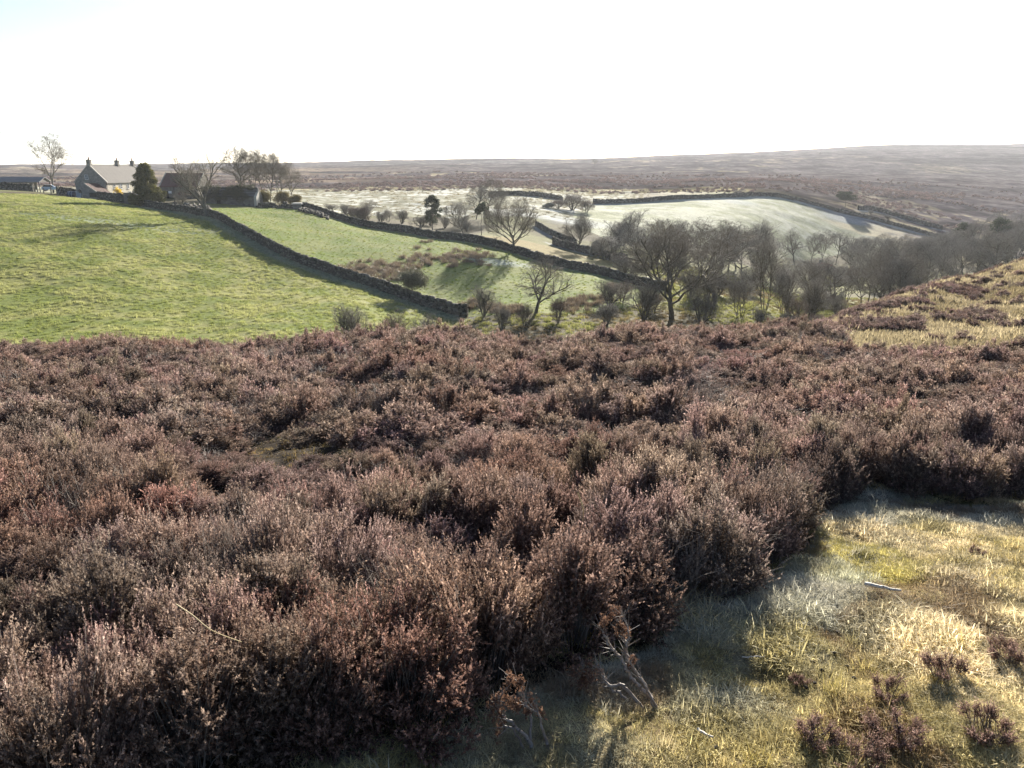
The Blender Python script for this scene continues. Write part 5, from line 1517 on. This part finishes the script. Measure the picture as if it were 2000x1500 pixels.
# ------------------------------------------------------------------ single plants and small things on the path
def seg_chain(pts, r0, r1, jig=0.0, sub=3, seed=0):
    rng = np.random.default_rng(seed)
    p = np.array(smooth_line3(pts, sub)); n = len(p)
    if jig: p[1:-1] += rng.normal(size=(n - 2, 3)) * jig
    r = np.linspace(r0, r1, n)
    return p, r
def smooth_line3(pts, n):
    p = [np.array(q, float) for q in pts]; p = [2 * p[0] - p[1]] + p + [2 * p[-1] - p[-2]]; out = []
    for i in range(1, len(p) - 2):
        for k in range(n):
            t = k / n; out.append(.5 * (2 * p[i] + (-p[i - 1] + p[i + 1]) * t + (2 * p[i - 1] - 5 * p[i] + 4 * p[i + 1] - p[i + 2]) * t * t + (-p[i - 1] + 3 * p[i] - 3 * p[i + 1] + p[i + 2]) * t ** 3))
    out.append(p[-2]); return out
M_REDLEAF = leaf_mat('rusty_heather_leaves', (.11, .06, .04), (.22, .13, .085), .4, .02)
def bare_heather(label, base_px, base_py, stems, tufts, seed):
    bx0, by0, bz0 = hit(base_px, base_py)
    rng = np.random.default_rng(seed)
    root = tag(empty('bare_heather_plant', (bx0, by0, bz0)), label, 'heather')
    o0 = np.array((bx0, by0, bz0))
    dep = lambda py: (base_py - py) / 100.0 * .05
    for si, (st, r0) in enumerate(stems):
        A, B, RA, RB = [], [], [], []
        pts = [P(px, py, by0 + dep(py) + .04 * math.sin(si * 2.1) * min(1, (base_py - py) / 80)) for px, py in st]
        if st[0][1] > base_py - 30: pts[0][2] = min(pts[0][2], hz(pts[0][0], pts[0][1]) - .01)
        p, r = seg_chain(pts, r0, r0 * .3, .003, 4, seed + si)
        A += list(p[:-1]); B += list(p[1:]); RA += list(r[:-1]); RB += list(r[1:])
        for k in range(len(p) // 2, len(p)):
            for _ in range(2):
                d = p[min(k + 1, len(p) - 1)] - p[max(k - 1, 0)]; d = d / max(np.linalg.norm(d), 1e-6) + rng.normal(size=3) * .45; d /= np.linalg.norm(d)
                q = p[k] + d * (.02 + .05 * rng.random()); A.append(p[k]); B.append(q); RA.append(r[k] * .45); RB.append(.0008)
        V, Q = tube_mesh(np.array(A) - o0, np.array(B) - o0, np.array(RA), np.array(RB), 6)
        link('stem', make_mesh('stem', V, quads=Q, mats=[M_DEADSTEM], smooth=True), root)
    for px, py, s in tufts:
        c = P(px, py, by0 + dep(py)) - o0
        V, T, rn = leafcloud(rng, [c, c + rng.normal(size=3) * s * .6, c + rng.normal(size=3) * s * .6], [(s * .9, s * .9, s * 1.6)] * 3, 190, .011, .9)
        link('leaf_tuft', make_mesh('leaf_tuft', V, tris=T, attrs={'rnd': rn}, mats=[M_REDLEAF]), root)
def Z(*q): return [(900 + a / 4, 1150 + b / 4) for a, b in q]
bare_heather('bare forked heather plant with pale stems where shade meets sunlit turf', 1284, 1388,
    ((Z((1535, 955), (1470, 840), (1380, 740), (1320, 680), (1270, 570), (1210, 490), (1160, 450), (1120, 350), (1090, 300)), .0095),
     (Z((1530, 950), (1460, 800), (1370, 650), (1310, 580), (1292, 480), (1290, 400), (1250, 290), (1222, 190)), .0085),
     (Z((1550, 880), (1450, 790), (1420, 720), (1350, 640), (1330, 560)), .005),
     (Z((1430, 900), (1300, 790), (1260, 755), (1170, 755), (1120, 700), (1080, 640), (1055, 560)), .008),
     (Z((1340, 860), (1250, 820), (1190, 790), (1110, 690), (1030, 680), (960, 640)), .006),
     (Z((1292, 440), (1315, 370), (1300, 280), (1265, 210)), .004), (Z((1290, 430), (1240, 340), (1228, 260)), .0035)),
    [(900 + a / 4, 1150 + b / 4, s) for a, b, s in ((970, 660, .035), (940, 710, .03), (1010, 600, .028), (1100, 300, .02), (1225, 200, .02), (1290, 330, .025), (1255, 300, .02), (1345, 550, .015))], 31)
bare_heather('smaller bare heather plant with reddish tips below the forked one', 1040, 1466,
    ((Z((560, 1265), (530, 1180), (440, 1090), (370, 1030), (300, 960), (280, 890), (310, 820)), .0075),
     (Z((545, 1210), (540, 1100), (545, 1000), (490, 860), (465, 750), (390, 690)), .006),
     (Z((685, 1260), (650, 1130), (610, 990), (550, 940), (500, 880)), .006),
     (Z((500, 1170), (420, 1110), (340, 1060), (310, 1010)), .005)),
    [(900 + a / 4, 1150 + b / 4, s) for a, b, s in ((250, 960, .03), (300, 880, .028), (320, 1060, .025), (490, 920, .028), (460, 740, .02), (390, 700, .02), (590, 930, .02), (420, 900, .02))], 32)

M_BLEACH = plain('bleached_wood', (.62, .58, .50), (.48, .44, .37), .7, .2, 30)
def stick(label, pts, r, name='bleached_stick', mat=None, cat='stick', lift=.02):
    q = []
    for px, py in pts:
        x, y, z = hit(px, py); q.append((x, y, z + lift))
    p, rr_ = seg_chain(q, r, r * .55, .002, 4, len(label)); o0 = np.array(q[0])
    V, Q = tube_mesh(p[:-1] - o0, p[1:] - o0, rr_[:-1], rr_[1:], 6)
    o = link(name, make_mesh(name, V, quads=Q, mats=[mat or M_BLEACH], smooth=True)); o.location = o0
    return tag(o, label, cat)
stick('bleached white stick lying on the sunlit turf', ((1688, 1155), (1712, 1160), (1735, 1163), (1757, 1168)), .011, lift=.035)
stick('short pale stick lying in the grass below the forked plant', ((1362, 1440), (1376, 1447), (1392, 1456)), .006, lift=.03)
stick('thin straw lying on the turf beside the shadow edge', ((1448, 1300), (1470, 1297), (1492, 1294)), .003, name='dead_stalk', cat='stalk', lift=.03)
M_STRAW = plain('straw_stalk', (.55, .44, .25), (.42, .33, .18), .6, .2, 30)
def stalk(label, a, b, Y, bend, r=.0028, back=.18):
    """a dry stem whose lower end is rooted inside the heather"""
    p0, p2 = P(*a, Y), P(*b, Y + .05); p1 = (p0 * .55 + p2 * .45) + np.array((0, 0, bend))
    d = p2 - p0
    g0 = p2 + d * .45 + np.array((0, back * .6, -.07))
    p, rr_ = seg_chain([g0, p2, p1, p0], r * .7, r, 0, 6)
    V, Q = tube_mesh(p[:-1] - g0, p[1:] - g0, rr_[:-1], rr_[1:], 5)
    o = link('dead_stalk', make_mesh('dead_stalk', V, quads=Q, mats=[M_STRAW], smooth=True)); o.location = g0
    tag(o, label, 'stalk')
stalk('pale straw stalk arching out of the dark heather at lower left', (343, 1180), (415, 1232), 2.15, .004, .0022)
stalk('thin upright stalk in the shade beside the path, left of a pair', (828, 1232), (852, 1310), 2.5, .0, .0015, 0.0)
stalk('thin upright stalk in the shade beside the path, right of a pair', (853, 1242), (858, 1316), 2.52, .0, .0015, 0.0)
stalk('bleached twig standing among the heather right of centre', (1128, 962), (1139, 995), 3.3, .006, .004)
g = NT('droppings')
M_DUNG = g.surf(g.mix(g.noise(60, 3, .6, g.obj()), (.022, .018, .014), (.05, .04, .03)), .9, None, spec=.1)
def lump_mesh(seed):
    import bmesh
    bm = bmesh.new(); bmesh.ops.create_icosphere(bm, subdivisions=2, radius=1.0)
    r_ = random.Random(seed)
    ph = [r_.uniform(0, 6) for _ in range(6)]
    for v in bm.verts:
        k = 1 + .22 * math.sin(v.co.x * 3 + ph[0]) * math.sin(v.co.y * 3 + ph[1]) + .15 * math.sin(v.co.z * 5 + ph[2])
        v.co = v.co * k; v.co.z *= .8
    me = bpy.data.meshes.new('dropping'); bm.to_mesh(me); bm.free(); me.materials.append(M_DUNG); return me
LM = [lump_mesh(i) for i in range(4)]
for i, (a, b) in enumerate(((600, 800), (605, 832), (820, 850), (900, 830), (940, 802), (1020, 710), (1110, 745), (1170, 690), (1165, 645), (1295, 680), (1215, 840), (1050, 940), (690, 950), (830, 972), (780, 990), (1170, 550), (1100, 535), (1660, 570), (1800, 480), (1010, 880), (1045, 875), (960, 690), (280, 1340), (1240, 560), (870, 900))):
    x, y, z = hit(1300 + a * .35, 1000 + b * .35)
    o = link('dropping', LM[i % 4]); s = .006 + .004 * ((i * 37) % 10) / 10
    o.location = (x, y, z + .012); o.scale = (s * 1.3, s, s * .8); o.rotation_euler = (0, 0, i)
    tag(o, 'small dark animal dropping on the sunlit turf', 'dropping', 'droppings on the turf')
# young heather growing in the turf at lower right
SPR = [heather_mesh('heather_sprig', 210 + i, 120, .16, .24, .011, 9, twigs=4, mat=M_HEATHER1) for i in range(3)]
for i, (px, py, s, lab) in enumerate(((1755, 1440, 1.0, 'bushy dark heather sprig in the turf at lower right'), (1735, 1365, .8, 'rounded heather sprig just above the bushy one'), (1590, 1450, .9, 'open heather sprig left of the bushy one in the turf'), (1850, 1330, .9, 'heather sprig in long grass near the right edge'),
                                (1970, 1300, .9, 'heather sprig at the right picture edge, upper one'), (1930, 1440, 1.0, 'heather sprig at the right picture edge, lower one'), (1660, 1490, .9, 'heather sprig at the bottom picture edge'), (1905, 1085, .5, 'tiny heather sprig on the turf near the frosted shadow'), (1560, 1340, .45, 'tiny heather sprig in the middle of the sunlit turf'))):
    x, y, z = hit(px, py)
    o = link('heather_sprig', SPR[i % 3]); o.location = (x, y, z - .01); o.scale = (s * .62, s * .62, s * .6); o.rotation_euler = (.15, -.1, i * 1.3); o['tint'] = [.95, .85, .85]
    tag(o, lab, 'heather', 'young heather sprigs in the turf')

# ------------------------------------------------------------------ the air
def build_haze():
    s, z0, z1 = 4300.0, -75.0, 118.0
    m = MB(); m.box(-s, s, -s, s, z0, z1)
    g = NT('haze')
    v = g.n('ShaderNodeVolumePrincipled')
    v.inputs['Color'].default_value = (.90, .94, 1.0, 1)
    v.inputs['Density'].default_value = .0001
    v.inputs['Anisotropy'].default_value = .3
    g.l(v.outputs[0], g.out.inputs['Volume'])
    o = m.build('haze', g.m); tag(o, 'thin bright morning haze over the valley and moor', 'haze', None, 'stuff')
build_haze()
